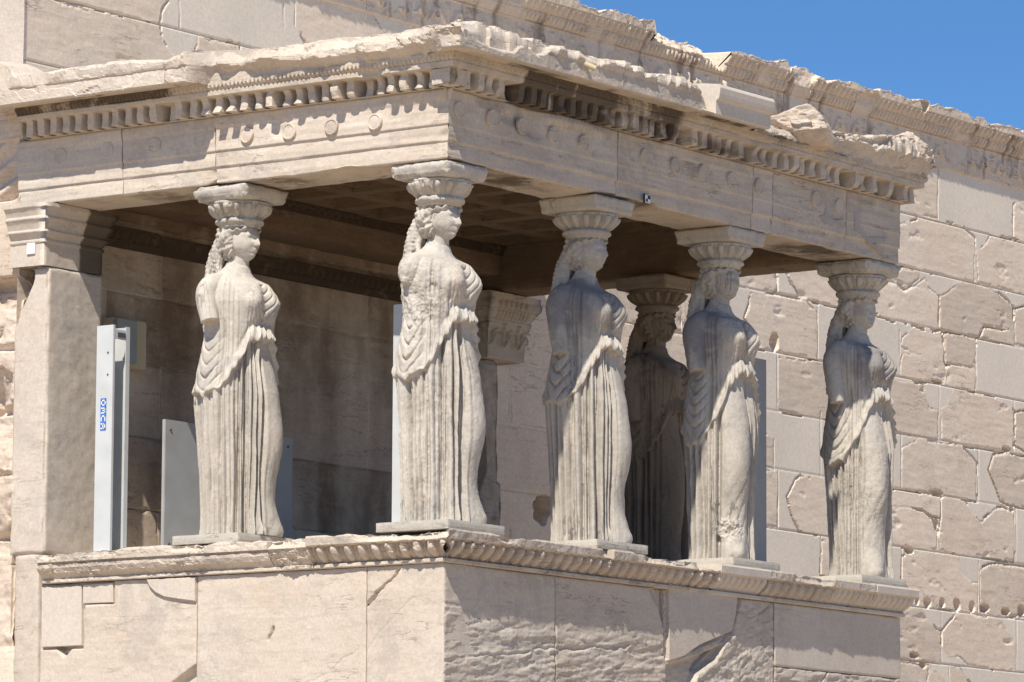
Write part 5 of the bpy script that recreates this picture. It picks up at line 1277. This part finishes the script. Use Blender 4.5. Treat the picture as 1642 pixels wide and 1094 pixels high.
def panel(label, p0, p1, y, thick, mat, h0=0.0):
    a = on_y(p0[0], p0[1], y); b = on_y(p1[0], p1[1], y)
    t = thing('panel', label, 'panel', ((a[0]+b[0])/2, y, h0))
    bm = bmesh.new(); bm_box(bm, (a[0], y, h0), (b[0], y+thick, (a[2]+b[2])/2), 0.004); bm_obj('sheet', bm, mat, t)
    bm = bmesh.new(); bm_box(bm, (a[0]-0.012, y-0.01, h0), (b[0]+0.012, y+thick+0.01, h0+0.03), 0.003); bm_obj('foot_rail', bm, mat, t)
    for fx in (0.04, 0.96):
        for fz in (0.12, 0.93):
            bm = bmesh.new(); xx = a[0]+fx*(b[0]-a[0]); zz = h0+fz*((a[2]+b[2])/2-h0)
            bmesh.ops.create_cone(bm, cap_ends=True, segments=12, radius1=0.012, radius2=0.009, depth=0.008, matrix=Matrix.Translation((xx, y-0.003, zz)) @ Matrix.Rotation(math.pi/2, 4, 'X'))
            bm_obj('bolt', bm, M_STEELDARK, t)
panel('wide grey sheet panel standing on the porch floor behind the first statue', (265, 685), (470, 690), 3.2, 0.03, M_PANEL)
# slim supports behind statues
xa = on_y(630, 600, 1.05)[0]
steel_post('slim white steel post close behind the corner statue, its lower half in sun', xa, xa+0.16, 0.95, 1.05, on_y(632, 489, 1.05)[2], slots=False, open_front=False)
xb = on_y(1229, 700, 0.72)[0]
steel_post('slim grey steel post close behind the second statue from the right', xb-0.17, xb, 0.72, 0.88, on_y(1222, 576, 0.72)[2], slots=False, mat=M_PANEL, open_front=False)

# white reflector tag on the pillar capital
p = on_x(50, 399, -0.05); w = 0.04
bm = bmesh.new(); bm_box(bm, (-0.058, p[1]-w, p[2]-0.042), (-0.046, p[1]+w, p[2]+0.042), 0.004)
o = bm_obj('wall_tag', bm, M_WHITE, None); tag(o, 'small blank white square tag stuck on the pillar capital', 'tag')
# black and white survey target on the architrave
p0 = on_y(1032, 313, -0.02); p1 = on_y(1040, 326, -0.02)
tg = thing('survey_target', 'tiny black and white survey target on the front beam above the third statue', 'target', (p0[0], -0.03, p1[2]))
bm = bmesh.new(); bm_box(bm, (p0[0], -0.034, p1[2]), (p1[0], -0.024, p0[2])); bm_obj('plate', bm, M_WHITE, tg)
bm = bmesh.new(); mx, mz = (p0[0]+p1[0])/2, (p0[2]+p1[2])/2
bm_box(bm, (mx, -0.036, mz), (p1[0], -0.0345, p0[2])); bm_box(bm, (p0[0]+0.01, -0.036, p1[2]+0.004), (mx, -0.0345, mz)); bm_box(bm, (p0[0]-0.012, -0.036, p1[2]-0.01), (p0[0]-0.003, -0.024, p0[2]+0.01))
bm_obj('checks', bm, M_BLACK, tg)
# broken boulder lying in the gap of the cornice
def rock(name, c, r, seed, mat, parent=None, flat=()):
    bm = bmesh.new(); bmesh.ops.create_icosphere(bm, subdivisions=6, radius=1.0)
    me = bpy.data.meshes.new(name); bm.to_mesh(me); bm.free(); co = get_co(me).copy()
    d = co/np.linalg.norm(co, axis=1)[:, None]
    rng = np.random.RandomState(seed); rr = np.full(len(d), 1.35)
    for k in range(11):
        nrm = rng.normal(size=3); nrm /= np.linalg.norm(nrm); dist = rng.uniform(0.72, 1.0)
        c_ = d@nrm; rr = np.minimum(rr, np.where(c_ > 0.05, dist/np.maximum(c_, 0.05), 9))
    rr = rr*(1+0.03*fbm(d*3, seed, 4)+0.10*fract(d, 1.6, seed))
    P = d*rr[:, None]*np.array(r)+np.array(c)
    me.vertices.foreach_set('co', P.ravel().astype(np.float32)); me.update()
    set_wear(me, np.array([0.0, 0, 0.6], np.float32)); return link(name, me, mat, parent, smooth=True)
c = on_y(1285, 208, -0.14)
o = rock('broken_block', (c[0], -0.14, c[2]+0.0), (0.36, 0.26, 0.15), 12, M_ROUGH)
tag(o, 'loose broken marble lump lying in the gap of the roof edge', 'rock')
c = on_y(1463, 240, -0.2)
o = rock('broken_block', (c[0], -0.18, c[2]), (0.16, 0.14, 0.10), 15, M_ROUGH)
tag(o, 'white rounded stone lump at the far right end of the roof edge', 'rock')
# short pipe stub lying on the cornice
a = on_y(925, 97, -0.34); b = on_y(955, 110, -0.44)
bm = bmesh.new(); dv = Vector(b)-Vector(a); L = dv.length
for r_, nm in ((0.020, 0), (0.014, 1)):
    bmesh.ops.create_cone(bm, cap_ends=(nm == 0), segments=20, radius1=r_, radius2=r_, depth=L*(1.0 if nm == 0 else 1.01),
                          matrix=Matrix.Translation((Vector(a)+Vector(b))/2) @ dv.to_track_quat('Z', 'Y').to_matrix().to_4x4())
o = bm_obj('pipe_stub', bm, M_BOX, None, smooth=False); tag(o, 'short pale pipe stub poking out over the broken roof edge', 'pipe')
